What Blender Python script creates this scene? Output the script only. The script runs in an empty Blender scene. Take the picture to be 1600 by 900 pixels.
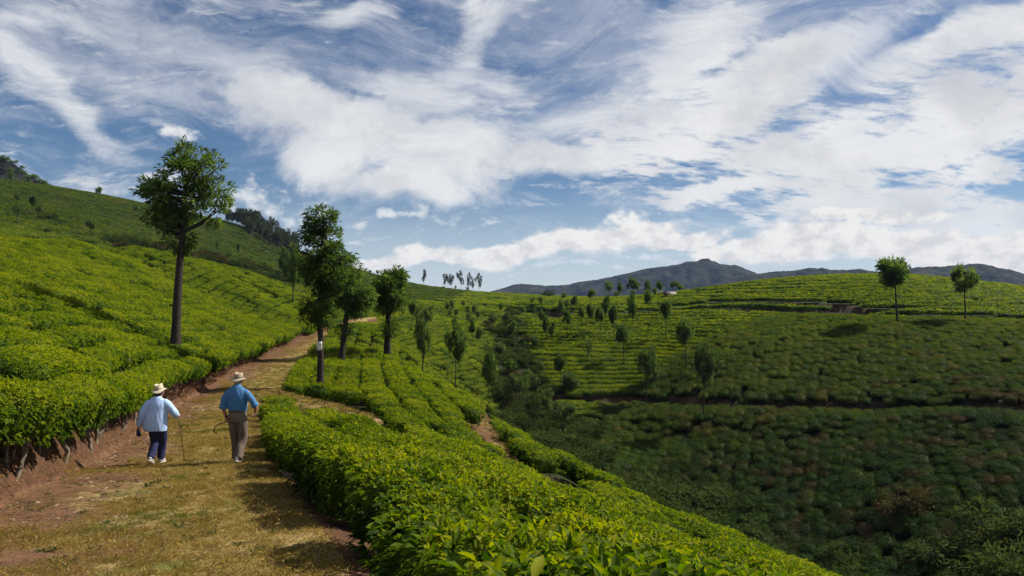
import bpy, bmesh, math, random
import numpy as np
from mathutils import Vector, Matrix, Euler
rng = np.random.default_rng(7)
random.seed(7)
scn = bpy.context.scene
COL = scn.collection

# ------------------------------------------------------------------ camera
F, H0 = 1256.0, 480.0                       # focal length and horizon row of the 1600 px photograph
cam = bpy.data.cameras.new('camera')
cam.sensor_width = 36.0; cam.lens = 36.0*F/1600.0; cam.shift_y = (H0-450.0)/1600.0
cam.clip_start = 0.05; cam.clip_end = 20000.0
cam_o = bpy.data.objects.new('camera', cam); COL.objects.link(cam_o)
cam_o.rotation_euler = (math.pi/2, 0, 0)
scn.camera = cam_o

# ------------------------------------------------------------------ light and colour management
SUN_AZ, SUN_EL = 70.0, 45.0                 # degrees clockwise from the view direction, degrees up
scn.view_settings.view_transform = 'Standard'
scn.view_settings.look = 'None'
scn.view_settings.gamma = 1.0
scn.view_settings.exposure = 0.66
sun = bpy.data.lights.new('sun', 'SUN'); sun.energy = 5.0; sun.angle = math.radians(0.53)
sun.color = (1.0, 0.93, 0.80)
sun_o = bpy.data.objects.new('sun', sun); COL.objects.link(sun_o)
_a, _e = math.radians(SUN_AZ), math.radians(SUN_EL)
SUN_DIR = Vector((math.sin(_a)*math.cos(_e), math.cos(_a)*math.cos(_e), math.sin(_e)))
sun_o.rotation_euler = SUN_DIR.to_track_quat('Z', 'Y').to_euler()
sun_o.location = SUN_DIR*50

scn.cycles.use_denoising = True
scn.cycles.max_bounces = 6; scn.cycles.diffuse_bounces = 3; scn.cycles.glossy_bounces = 2
scn.cycles.transmission_bounces = 4; scn.cycles.volume_bounces = 1; scn.cycles.transparent_max_bounces = 4

# ------------------------------------------------------------------ node helper
class NT:
    def __init__(self, tree): self.t = tree; self.n = tree.nodes; self.l = tree.links
    def node(self, typ, **kw):
        nd = self.n.new(typ)
        for k, v in kw.items():
            if hasattr(nd, k): setattr(nd, k, v)
        return nd
    def put(self, sock, v):
        if hasattr(v, 'is_linked') or isinstance(v, bpy.types.NodeSocket): self.l.new(v, sock)
        elif v is not None: sock.default_value = v
    def m(self, op, a, b=None, c=None, clamp=False):
        nd = self.n.new('ShaderNodeMath'); nd.operation = op; nd.use_clamp = clamp
        for i, v in enumerate((a, b, c)):
            if v is not None: self.put(nd.inputs[i], v)
        return nd.outputs[0]
    def add(self, *xs):
        r = xs[0]
        for x in xs[1:]: r = self.m('ADD', r, x)
        return r
    def mul(self, *xs):
        r = xs[0]
        for x in xs[1:]: r = self.m('MULTIPLY', r, x)
        return r
    def noise(self, vec, scale, detail=4, rough=0.55, dist=0.0, out=0):
        nd = self.n.new('ShaderNodeTexNoise'); nd.inputs['Scale'].default_value = scale
        nd.inputs['Detail'].default_value = detail; nd.inputs['Roughness'].default_value = rough
        nd.inputs['Distortion'].default_value = dist
        if vec is not None: self.l.new(vec, nd.inputs['Vector'])
        return nd.outputs[out]
    def mapping(self, vec, loc=(0,0,0), rot=(0,0,0), scale=(1,1,1)):
        nd = self.n.new('ShaderNodeMapping'); self.l.new(vec, nd.inputs['Vector'])
        nd.inputs['Location'].default_value = loc; nd.inputs['Rotation'].default_value = rot; nd.inputs['Scale'].default_value = scale
        return nd.outputs[0]
    def smooth(self, x, lo, hi, o0=0.0, o1=1.0, kind='SMOOTHSTEP'):
        nd = self.n.new('ShaderNodeMapRange'); nd.interpolation_type = kind
        self.put(nd.inputs['Value'], x)
        for i, v in zip((1,2,3,4), (lo, hi, o0, o1)): nd.inputs[i].default_value = v
        return nd.outputs[0]
    def mix(self, f, a, b, blend='MIX'):
        nd = self.n.new('ShaderNodeMix'); nd.data_type = 'RGBA'; nd.blend_type = blend
        self.put(nd.inputs[0], f)
        for i, v in ((6, a), (7, b)):
            if isinstance(v, tuple): nd.inputs[i].default_value = (v + (1,))[:4] if len(v) == 3 else v
            else: self.l.new(v, nd.inputs[i])
        return nd.outputs[2]
    def ramp(self, f, stops):
        nd = self.n.new('ShaderNodeValToRGB'); self.l.new(f, nd.inputs[0])
        el = nd.color_ramp.elements
        while len(el) < len(stops): el.new(0.5)
        for e, (p, c) in zip(el, stops): e.position = p; e.color = tuple(c) + (1,)
        return nd.outputs[0]

# ------------------------------------------------------------------ sky with clouds (world, by direction)
def build_world():
    w = bpy.data.worlds.new('World'); scn.world = w; w.use_nodes = True
    t = NT(w.node_tree); t.n.clear()
    out = t.node('ShaderNodeOutputWorld'); bg = t.node('ShaderNodeBackground')
    bg.inputs['Strength'].default_value = 0.058
    t.l.new(bg.outputs[0], out.inputs[0])
    sky = t.node('ShaderNodeTexSky', sky_type='NISHITA')
    sky.sun_disc = False; sky.sun_elevation = math.radians(SUN_EL); sky.sun_rotation = math.radians(SUN_AZ)
    sky.altitude = 1500; sky.air_density = 1.0; sky.dust_density = 0.0; sky.ozone_density = 3.0
    tc = t.node('ShaderNodeTexCoord'); gen = tc.outputs['Generated']
    sep = t.node('ShaderNodeSeparateXYZ'); t.l.new(gen, sep.inputs[0])
    dx, dy, dz = sep.outputs
    az = t.m('ARCTAN2', dx, dy); el = t.m('ARCSINE', dz)
    def vec(x, y, z=0.0):
        c = t.node('ShaderNodeCombineXYZ'); t.put(c.inputs[0], x); t.put(c.inputs[1], y); t.put(c.inputs[2], z); return c.outputs[0]
    # cloud sheet in perspective, softened so that it does not smear at the horizon
    zz = t.m('ADD', t.m('MAXIMUM', dz, 0.0), 0.30)
    P = vec(t.m('DIVIDE', dx, zz), t.m('DIVIDE', dy, zz))
    Q = vec(az, t.mul(el, 1.25))
    def warp(v, scale, amt, detail=3, seed=0.0):
        wn = t.node('ShaderNodeTexNoise'); wn.inputs['Scale'].default_value = scale; wn.inputs['Detail'].default_value = detail
        t.l.new(t.mapping(v, loc=(seed, seed*0.7, seed*1.3)), wn.inputs['Vector'])
        s = t.node('ShaderNodeVectorMath', operation='SUBTRACT'); t.l.new(wn.outputs['Color'], s.inputs[0]); s.inputs[1].default_value = (0.5, 0.5, 0.5)
        m = t.node('ShaderNodeVectorMath', operation='MULTIPLY_ADD'); t.l.new(s.outputs[0], m.inputs[0]); m.inputs[1].default_value = (amt,)*3; t.l.new(v, m.inputs[2])
        return m.outputs[0]
    QW = warp(Q, 4.5, 0.16, 4)                       # gentle swirls for shapes
    QS = warp(warp(Q, 3.0, 0.30, 2, 3.0), 11, 0.05, 3, 5.0)  # strong swirls for wisps
    PW = warp(P, 1.3, 0.35, 4, 1.0)
    s2 = t.node('ShaderNodeSeparateXYZ'); t.l.new(QW, s2.inputs[0]); qx, qy = s2.outputs[0], s2.outputs[1]
    def blob(px, py, rx, ry, rot=0.0, soft=0.3):
        u, v = (px-800)/F, (H0-py)/F
        a0 = math.atan(u); e0 = math.atan(v*math.cos(a0))*1.25
        c, s = math.cos(rot), math.sin(rot)
        X = t.m('SUBTRACT', qx, a0); Y = t.m('SUBTRACT', qy, e0)
        xr = t.m('MULTIPLY_ADD', Y, s*F/rx, t.mul(X, c*F/rx)); yr = t.m('MULTIPLY_ADD', X, -s*F/(ry*1.25), t.mul(Y, c*F/(ry*1.25)))
        d = t.m('SQRT', t.m('MULTIPLY_ADD', xr, xr, t.mul(yr, yr)))
        return t.smooth(d, 1.35, soft)
    def union(xs):
        r = xs[0]
        for x in xs[1:]: r = t.m('SMOOTH_MAX', r, x, 0.15)
        return r
    def cen(n, k): return t.mul(t.m('SUBTRACT', n, 0.5), k)
    fine = t.noise(QW, 11, 7, 0.60)
    fine2 = t.noise(t.mapping(QW, loc=(3, 1, 2)), 34, 5, 0.64)
    puff = t.noise(t.mapping(PW, rot=(0, 0, 0.45), scale=(1.0, 1.5, 1)), 6.0, 7, 0.64)
    rip = t.noise(t.mapping(PW, rot=(0, 0, 0.9), scale=(0.8, 1.9, 1)), 17.0, 5, 0.62)
    # rot: the wisps' run; positive turns towards up-right
    def wisp(rot, sc, seed, stretch=4.5): return t.noise(t.mapping(t.mapping(QS, loc=(seed, seed, 0)), rot=(0, 0, -rot), scale=(1, stretch, 1)), sc, 7, 0.68)
    wA = wisp(-0.75, 5.0, 1.0, 3.2); wB = wisp(0.65, 4.5, 2.0, 4.0); wC = wisp(0.12, 5.0, 4.0, 3.0)
    # 1 the big smooth sheet over the middle
    big = union([blob(430, 175, 120, 62, -0.2, 0), blob(560, 215, 185, 80, -0.15, 0), blob(700, 245, 175, 76, 0, 0), blob(640, 298, 120, 42, -0.1, 0), blob(865, 258, 150, 40, 0.0, 0), blob(520, 262, 110, 48, -0.4, 0)])
    d1 = t.mul(t.smooth(t.add(big, cen(fine, 1.1), cen(fine2, 0.5), cen(wC, 0.5)), 0.22, 0.80), 0.97)
    # 2 the broken bright field on the right
    rgt = union([blob(1080, 215, 210, 85, 0.25, 0), blob(1300, 245, 260, 85, 0.1, 0), blob(1480, 200, 240, 100, 0.25, 0), blob(1560, 340, 320, 75, 0.05, 0), blob(1330, 320, 190, 40, 0.05, 0), blob(1160, 120, 200, 50, 0.4, 0), blob(1400, 402, 260, 22, 0.0, 0), blob(1540, 70, 170, 40, 0.25, 0), blob(1060, 95, 130, 50, 0.6, 0), blob(1150, 300, 150, 22, 0.05, 0)])
    far_r = t.mul(t.smooth(az, 0.55, 0.8), t.smooth(el, 0.55, 0.3))
    rgt = t.m('MAXIMUM', rgt, t.mul(far_r, 0.75))
    d2 = t.smooth(t.add(t.mul(rgt, 1.18), cen(puff, 2.4), cen(rip, 1.5), cen(fine, 0.9), cen(wB, 0.9)), 0.24, 0.92)
    # 3 the low cumulus bank over the hills
    low = union([blob(640, 405, 100, 14, 0.10), blob(760, 392, 130, 19, 0.12), blob(880, 374, 130, 24, 0.15), blob(985, 348, 95, 22, 0.12), blob(1060, 362, 90, 16, 0), blob(1220, 385, 170, 24, 0.03), blob(1400, 392, 220, 26, 0.02), blob(1560, 375, 170, 34, 0.05), blob(1330, 345, 120, 16, 0.1)])
    pf2 = t.noise(t.mapping(Q, scale=(1, 1.15, 1)), 36, 6, 0.58)
    d3 = t.smooth(t.add(low, cen(pf2, 1.5), cen(fine2, 0.5)), 0.16, 0.74); d3 = t.mul(d3, t.smooth(low, 0.0, 0.2))
    # 4 wisps high up
    w1 = union([blob(50, 120, 110, 42, -1.0, 0), blob(115, 205, 110, 26, -0.5, 0), blob(40, 60, 110, 36, 0.6, 0)])
    w2 = union([blob(230, 70, 240, 70, -0.1, 0), blob(180, 140, 190, 50, -0.3, 0), blob(340, 110, 130, 50, 0, 0)])
    w3 = union([blob(745, 60, 140, 36, 0.85, 0), blob(800, 135, 110, 40, -0.5, 0), blob(540, 22, 110, 20, 0.2, 0), blob(660, 150, 210, 36, -0.2, 0), blob(700, 110, 90, 40, 0.3, 0)])
    w4 = union([blob(1060, 60, 240, 60, 0.75, 0), blob(1300, 60, 300, 60, 0.5, 0), blob(960, 170, 170, 60, 0.3, 0), blob(1500, 60, 200, 30, 0.25, 0)])
    d4 = t.add(t.mul(t.smooth(t.add(w1, cen(wA, 2.2), cen(fine2, 0.4)), 0.15, 1.25), 0.80), t.mul(t.smooth(t.add(w2, cen(wA, 2.4), cen(wC, 1.0), cen(fine2, 0.4)), 0.10, 1.5), 0.55))
    d4 = t.m('MINIMUM', d4, 0.9)
    d4b = t.mul(t.smooth(t.add(w3, cen(wB, 2.2), cen(fine, 0.9)), 0.15, 1.25), 0.85)
    d4c = t.mul(t.smooth(t.add(w4, cen(wB, 3.2), cen(fine2, 0.4)), 0.12, 1.25), 0.85)
    haz = t.mul(t.smooth(t.add(t.smooth(el, 0.10, 0.30, 0.0, 0.40), cen(wC, 1.6), cen(fine, 0.7)), 0.02, 0.95), 0.62)   # thin milky film high up
    # 5 scattered flecks
    flk = union([blob(410, 300, 85, 34, 0, 0), blob(200, 297, 45, 12), blob(480, 330, 90, 18, 0, 0), blob(640, 345, 130, 14, 0.1, 0), blob(290, 212, 55, 12, 0, 0), blob(240, 270, 40, 10), blob(880, 414, 130, 7, 0.02), blob(1000, 385, 150, 14, 0.02, 0)])
    d5 = t.mul(t.smooth(t.add(t.mul(flk, 0.75), cen(pf2, 2.2), cen(fine2, 1.2)), 0.35, 1.05), t.smooth(flk, 0.0, 0.25, 0.0, 0.9))
    veil = t.mul(t.smooth(el, 0.16, 0.0), 0.62)
    back = t.mul(t.smooth(dy, 0.35, -0.1), t.smooth(t.add(puff, cen(fine, 0.5)), 0.36, 0.66), 0.8)
    def over(a, b): return t.m('SUBTRACT', t.add(a, b), t.mul(a, b))
    dens = d1
    for d in (d2, d3, d4, d4b, d4c, haz, d5, veil, back): dens = over(dens, d)
    dens = t.mul(dens, t.smooth(dz, -0.03, -0.005))
    hsv = t.node('ShaderNodeHueSaturation'); hsv.inputs['Hue'].default_value = 0.503; hsv.inputs['Saturation'].default_value = 1.12; hsv.inputs['Value'].default_value = 0.80
    t.l.new(sky.outputs[0], hsv.inputs['Color'])
    # cloud white; the thick parts are greyer below, films take the blue of the sky behind
    shade = t.noise(t.mapping(QW, loc=(0.15, 0.1, 0)), 7.0, 7, 0.6)
    core = t.mul(t.m('MAXIMUM', d1, t.mul(d2, 0.9)), t.smooth(shade, 0.38, 0.66))
    ccol = t.mix(core, (9.2, 9.3, 9.4), (6.9, 7.0, 7.3))
    ccol = t.mix(t.mul(haz, 1.2), ccol, (5.2, 5.7, 6.8))
    ccol = t.mix(veil, ccol, (6.0, 7.4, 8.8))
    ccol = t.mix(d3, ccol, t.mix(t.smooth(pf2, 0.35, 0.6), (7.6, 7.6, 7.8), (9.9, 9.7, 9.4)))
    t.l.new(t.mix(dens, hsv.outputs[0], ccol), bg.inputs['Color'])
build_world()

# ------------------------------------------------------------------ the lie of the land
# Surveyed points: (column, row, distance ahead in m); 'c' = top of the tea canopy, 'g' = bare ground.
TEA_H = 0.92
SURVEY = {
 'c': [
  # slope left of the path
  (0,612,11),(0,560,15),(0,500,22),(0,450,32),(0,410,45),(0,380,58),(0,366,68),(0,425,88),
  (100,628,14),(100,560,19),(100,500,29),(100,450,42),(100,400,65),(100,373,82),(100,425,103),
  (200,606,21),(200,560,27),(200,500,41),(200,450,58),(200,410,82),(200,385,98),(200,430,120),
  (300,570,34),(300,530,44),(300,480,66),(300,440,90),(300,405,112),(300,438,134),
  (400,545,52),(400,500,72),(400,460,95),(400,430,120),(400,455,144),
  (470,515,82),(470,490,100),(470,470,124),(470,472,142),
  (-200,600,9),(-200,500,16),(-200,430,28),(-200,380,42),(-200,355,55),(-200,420,74),
  (-600,560,6.5),(-600,450,14),(-600,380,28),(-600,350,42),(-600,372,60),
  # hill far left
  (-600,330,120),(-600,270,200),(-600,235,280),(-600,260,400),
  (-200,350,115),(-200,320,160),(-200,290,210),(-200,255,285),(-200,275,400),
  (0,368,140),(0,330,195),(0,300,255),(0,284,300),(0,310,420),
  (100,376,155),(100,335,210),(100,307,270),(100,295,315),(100,320,430),
  (200,388,175),(200,350,235),(200,322,295),(200,313,330),(200,335,440),
  (300,402,178),(300,370,245),(300,345,305),(300,336,340),(300,355,440),
  (400,427,195),(400,400,255),(400,372,310),(400,361,345),(400,378,440),
  (470,450,190),(470,425,260),(470,405,315),(470,398,345),(470,410,440),
  (520,470,150),(520,440,225),(520,418,300),(520,410,345),(520,425,440),
  # near ridge right of the path
  (430,630,27),(470,598,40),(540,652,20),(500,648,22),(560,672,14.5),(650,650,27),(700,661,27),(742,645,34),(768,706,28.5),(795,726,25),(768,716,20),
  (540,560,55),(520,545,66),
  (600,620,31),(600,580,45),(600,550,59),(600,517,79),(600,520,92),(600,507,106),(600,482,132),(600,470,165),(600,450,258),(600,440,325),(600,434,385),(600,446,480),
  (650,595,43),(650,576,56),(650,592,67),(650,578,79),(650,556,90),(650,520,110),(650,490,140),(650,470,190),(650,455,285),(650,445,390),(650,456,480),
  (700,602,46),(700,632,58),(700,618,70),(700,592,84),(700,550,100),(700,505,132),(700,480,168),(700,466,225),(700,456,325),(700,451,415),(700,460,490),
  (700,690,18),(650,722,9),(800,762,9),(900,802,8.5),(1000,842,8.5),(1100,892,7),(1200,897,9),(1300,955,8),
  (740,720,14),(833,745,23),(890,776,20.5),(1000,836,17),(1100,866,15),(1200,905,13.5),
  (800,674,34),(765,645,39),(870,702,30),(930,737,27),(1000,777,24),(1100,822,21),(1200,864,19),(1310,902,17.5),(1450,960,15),
  (620,830,4.2),(800,862,4.0),(1000,888,4.2),(1300,955,5),(1600,1100,5),
  # right hill
  (900,642,93),(900,600,101),(900,560,110),(900,520,127),(900,491,152),(900,476,190),(900,468,235),(900,474,320),(900,462,450),
  (1000,776,75),(1000,690,87),(1000,622,98),(1000,600,102),(1000,560,111),(1000,520,127),(1000,490,150),(1000,470,195),(1000,463,235),(1000,470,310),(1000,470,450),
  (1100,800,71),(1100,700,82),(1100,630,92),(1100,560,104),(1100,510,122),(1100,480,146),(1100,465,178),(1100,452,210),(1100,460,290),(1100,470,450),
  (1200,870,62),(1200,800,68),(1200,700,79),(1200,632,89),(1200,560,101),(1200,510,117),(1200,487,135),(1200,468,158),(1200,447,190),(1200,438,214),(1200,452,290),(1200,470,450),
  (1400,890,55),(1400,800,62),(1400,700,72),(1400,632,82),(1400,570,93),(1400,500,112),(1400,488,120),(1400,460,144),(1400,437,180),(1400,430,204),(1400,445,280),(1400,470,450),
  (1600,890,50),(1600,750,60),(1600,640,72),(1600,560,88),(1600,502,107),(1600,494,113),(1600,465,140),(1600,451,172),(1600,464,250),(1600,470,450),
  (1900,880,46),(1900,700,60),(1900,560,84),(1900,500,110),(1900,470,145),(1900,485,230),(1900,475,450),
  (2300,860,44),(2300,560,84),(2300,490,130),(2300,480,450),
 ],
 'g': [
  # under and beside the photographer
  (300,1480,2),(-300,1450,2),(-900,1380,2),(800,1520,2),(1300,1560,2),(2000,1650,2),(2400,1650,2),
  (0,855,8.3),(330,895,7),(300,725,16.4),(330,660,26),
  # valley floor
  (700,668,58.5),(760,690,62),(800,672,86),(800,622,100),(800,560,124),(800,520,156),(800,492,205),(800,478,265),(800,468,330),(800,462,400),(800,466,480),
  (850,690,84),(850,620,98),(850,560,116),(850,520,140),(850,488,195),(850,474,240),(850,470,330),(850,470,450),
  (760,640,88),(760,590,100),(760,540,125),(760,505,170),(760,480,240),(760,466,340),(760,461,410),
  (860,780,45),(920,712,80),(940,840,45),(1000,800,66),(1000,940,40),(1100,860,61),(1100,1000,38),(1200,925,54),(1200,1080,34),(1400,980,47),(1400,1200,30),
  (1600,980,42),(1600,1260,26),(1900,1000,36),(1900,1300,22),(2300,1000,33),(2300,1350,18),(1700,1300,10),(2300,1500,8),(1400,1150,13),(1250,950,24),(1100,905,27),
 ]}
def _tps(r2): return 0.5*r2*np.log(np.maximum(r2, 1e-12))
_pts, _val = [], []
for kind, rows in SURVEY.items():
    for px, py, Y in rows:
        z = (H0-py)/F*Y - (TEA_H if kind == 'c' else 0.0)
        _pts.append(((px-800)/F, math.log(Y))); _val.append((z+1.65)/Y)
_pts = np.array(_pts); _val = np.array(_val)
def _fit():
    n = len(_pts); d = _pts[:, None, :]-_pts[None, :, :]
    K = _tps((d**2).sum(-1)) + np.eye(n)*2e-4
    A = np.zeros((n+3, n+3)); A[:n, :n] = K; A[:n, n] = 1; A[:n, n+1:] = _pts; A[n, :n] = 1; A[n+1:, :n] = _pts.T
    return np.linalg.solve(A, np.concatenate([_val, np.zeros(3)]))
_w = _fit()
def z_base(X, Y):
    X = np.asarray(X, float); Y = np.asarray(Y, float)
    sh = X.shape; X = X.ravel(); Y = Y.ravel(); Yc = np.clip(Y, 2.2, 480.0)
    u = np.clip(X/Yc, -1.3, 1.3); b = np.log(Yc)
    out = np.empty(len(X))
    for i in range(0, len(X), 20000):
        q = np.stack([u[i:i+20000], b[i:i+20000]], 1)
        r2 = ((q[:, None, :]-_pts[None])**2).sum(-1)
        out[i:i+20000] = _tps(r2) @ _w[:-3] + _w[-3] + q @ _w[-2:]
    return (out*Yc - 1.65).reshape(sh)

def dense(pts, step=0.5):
    """Catmull-Rom through the points, then even steps."""
    P = np.array(pts, float); P = np.vstack([2*P[0]-P[1], P, 2*P[-1]-P[-2]]); out = []
    for i in range(1, len(P)-2):
        for t in np.linspace(0, 1, 24, endpoint=False):
            out.append(0.5*((2*P[i])+(-P[i-1]+P[i+1])*t+(2*P[i-1]-5*P[i]+4*P[i+1]-P[i+2])*t*t+(-P[i-1]+3*P[i]-3*P[i+1]+P[i+2])*t**3))
    out.append(P[-2]); out = np.array(out)
    s = np.concatenate([[0], np.cumsum(np.linalg.norm(np.diff(out, axis=0), axis=1))])
    q = np.arange(0, s[-1], step)
    return np.stack([np.interp(q, s, out[:, k]) for k in range(out.shape[1])], 1)
def ray(px, Y): return (px-800)/F*Y
class Track:
    """A worn strip along a line; keeps its own level and cuts a bank into the slope."""
    def __init__(self, pts, half, bank, step=0.5, drop=0.0, apron=0.0):
        P = np.array(pts, float)
        if P.shape[1] == 2: D = dense(P, step); D = np.column_stack([D, z_base(D[:, 0], D[:, 1])])
        else: D = dense(P, step)
        if P.shape[1] == 2:
            k = np.ones(9)/9; D[:, 2] = np.convolve(np.pad(D[:, 2], 4, 'edge'), k, 'valid')
        self.D = D; self.half = half; self.bank = bank; self.apron = apron; self.narrow = False; D[:, 2] -= (drop if np.isscalar(drop) else np.interp(D[:, 0]/D[:, 1]*F+800, drop[0], drop[1]))
        T = np.gradient(D[:, :2], axis=0); self.T = T/np.linalg.norm(T, axis=1)[:, None]
        lo, hi = D[:, :2].min(0), D[:, :2].max(0); self.box = (lo-12, hi+12)
    def query(self, X, Y):
        """signed distance (positive to the right of travel), level of the nearest centre point"""
        X = np.asarray(X, float).ravel(); Y = np.asarray(Y, float).ravel()
        sd = np.full(len(X), 1e3); zc = np.zeros(len(X))
        lo, hi = self.box
        if self.half > 1.5: m = np.ones(len(X), bool)
        else: m = (X > lo[0]) & (X < hi[0]) & (Y > lo[1]) & (Y < hi[1])
        idx = np.where(m)[0]
        for i in range(0, len(idx), 8000):
            j = idx[i:i+8000]
            d2 = (X[j, None]-self.D[None, :, 0])**2 + (Y[j, None]-self.D[None, :, 1])**2
            k = d2.argmin(1); dx = X[j]-self.D[k, 0]; dy = Y[j]-self.D[k, 1]
            sgn = np.sign(dx*self.T[k, 1]-dy*self.T[k, 0])
            sd[j] = np.sqrt(d2[np.arange(len(j)), k])*np.where(sgn == 0, 1, sgn); zc[j] = self.D[k, 2]
        if self.narrow:
            h = np.interp(Y, [9, 15, 30, 40, 55, 80, 100], self.half-np.array([0, 0.3, 0.32, 0.3, 0.6, 0.85, 0.95])); sd = sd+np.sign(sd)*(self.half-h)
        return sd, zc
PATH = Track([(-0.2,-30,-0.4),(-1.0,-10,-1.25),(-2.0,0,-1.66),(-2.75,4,-2.05),(-3.6,7,-2.33),(-4.75,10,-2.62),(-6.85,16.4,-3.2),(-8.65,22,-3.58),(-11.15,30,-3.9),(-13.15,40,-3.95),
              (-15.6,55,-3.5),(-18.4,75,-3.0),(-20.3,92,-2.4),(-20.8,104,-1.8),(-19.9,112,-1.4)], 1.9, 0.8, 0.4)
PATH.narrow = True
BRANCH = Track([(-12.5,38,-3.95),(-10,34.5,-3.93),(-7.6,31,-3.88),(-5.6,27.2,-3.85)], 1.15, 0.6, 0.3)
BRANCHGAP = Track([(-5.6,27.2,-3.85),(-4.1,24,-3.7),(-2.9,20.5,-3.6),(-2.2,18,-3.5)], 0.38, 0.4, 0.3)
LOWTOP = Track([(-2.7,44,-5.2),(-1.9,39.5,-5.25),(-1.3,35,-5.25),(-0.75,31,-5.35),(0.1,27.6,-5.75)], 0.44, 0.4, 0.3, 0.1)
LOWER = Track([(-0.2,29,-5.6),(1.46,23,-6.1),(3.2,19,-6.4),(4.9,15,-6.4),(6.6,11,-6.7)], 0.30, 0.6, 0.3)
def via(rows): return [(ray(px, Y), Y) for px, Y in rows]
TERRACE = Track(via([(868,97),(900,97.5),(1000,98.5),(1100,93),(1200,90),(1300,86.5),(1400,83),(1500,79),(1600,74),(1800,66),(2100,58)]), 1.0, 0.5, 0.5, 0.6, 7.0)
UPROAD = Track(via([(1085,168),(1130,167),(1200,160),(1280,146),(1340,134),(1400,121),(1500,117),(1600,114.5),(1800,112),(2100,108)]), 0.75, 0.4, 0.5, ((1085, 1250, 1340, 1420, 1600), (1.8, 1.5, 0.85, 0.6, 0.55)), 12.0)
MIDROAD = Track(via([(838,215),(880,178),(960,164),(1040,160),(1120,154),(1200,146),(1280,139),(1335,134)]), 1.0, 0.4, 0.5, 2.2, 13.0)
BENCH = Track(via([(705,86),(725,82),(750,81),(775,83),(797,87)]), 0.9, 0.8)
FARROAD = Track(via([(655,395),(700,385),(760,372),(800,350),(850,300)]), 2.0, 2.0)
GAP = Track(via([(1000,104),(1060,110),(1130,118),(1190,129),(1225,138)]), 0.6, 0.5)
LEFTROAD = Track(via([(-200,128),(0,139),(60,150),(100,162),(150,172),(220,176),(300,182),(380,192)]), 1.2, 1.0)
TRACKS = [LEFTROAD, FARROAD, TERRACE, UPROAD, MIDROAD, BENCH, LOWER, BRANCH, PATH, LOWTOP, BRANCHGAP]
def sstep(x): x = np.clip(x, 0, 1); return x*x*(3-2*x)
def fbm(X, Y, s, seed=0):
    r = np.random.default_rng(seed); out = 0
    for k in range(7):
        a = r.uniform(0, 6.28); f = s*(1.6**(k % 4))*r.uniform(0.8, 1.25)
        out = out + np.sin((X*np.cos(a)+Y*np.sin(a))*f + r.uniform(0, 6.28) + 1.3*np.sin((Y*np.cos(a)-X*np.sin(a))*f*0.7))/(1.25**(k % 4))
    return out/5.0
def ground(X, Y, full=False):
    X = np.asarray(X, float); Y = np.asarray(Y, float); sh = X.shape
    X = X.ravel(); Y = Y.ravel()
    z = z_base(X, Y)
    z = z + 0.10*fbm(X, Y, 0.45, 3)*np.clip((np.hypot(X, Y)-4)/20, 0, 1)
    dmin = np.full(len(X), 1e3); kind = np.zeros(len(X), int)
    for i, tr in enumerate(TRACKS):
        sd, zc = tr.query(X, Y); d = np.abs(sd)
        w = 1-sstep((d-tr.half)/np.where((sd > 0) & (tr.apron > 0), tr.apron, tr.bank))
        z = z*(1-w)+zc*w
        near = d < tr.half+0.15
        kind[near] = i+1
        dmin = np.minimum(dmin, d-tr.half)
    if full: return z.reshape(sh), dmin.reshape(sh), kind.reshape(sh)
    return z.reshape(sh)
def hit(px, py, lift=0.0, y0=3.0, y1=480.0):
    """first point of the land (raised by lift) on the line of sight through a photograph pixel"""
    Y = np.exp(np.linspace(math.log(y0), math.log(y1), 1500)); X = (px-800)/F*Y
    zr = (H0-py)/F*Y; g = ground(X, Y)+lift
    k = np.where(zr <= g)[0]
    if len(k) == 0: k = [np.argmin(zr-g)]
    i = int(k[0]); return float(X[i]), float(Y[i]), float(g[i]-lift)

# ------------------------------------------------------------------ materials
def new_mat(name):
    m = bpy.data.materials.new(name); m.use_nodes = True
    t = NT(m.node_tree); b = m.node_tree.nodes['Principled BSDF']
    return m, t, b
def simple(name, col, rough=0.8, var=0.25, scale=8.0, bump=0.0, coord='Object'):
    m, t, b = new_mat(name)
    tc = t.node('ShaderNodeTexCoord'); n = t.noise(tc.outputs[coord], scale, 5, 0.6)
    c = t.mix(t.smooth(n, 0.3, 0.7), tuple(x*(1-var) for x in col), tuple(min(1, x*(1+var)) for x in col))
    t.l.new(c, b.inputs['Base Color']); b.inputs['Roughness'].default_value = rough
    b.inputs['Specular IOR Level'].default_value = 0.25
    if bump:
        bp = t.node('ShaderNodeBump'); bp.inputs['Strength'].default_value = bump; bp.inputs['Distance'].default_value = 0.02
        t.l.new(n, bp.inputs['Height']); t.l.new(bp.outputs[0], b.inputs['Normal'])
    return m
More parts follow.
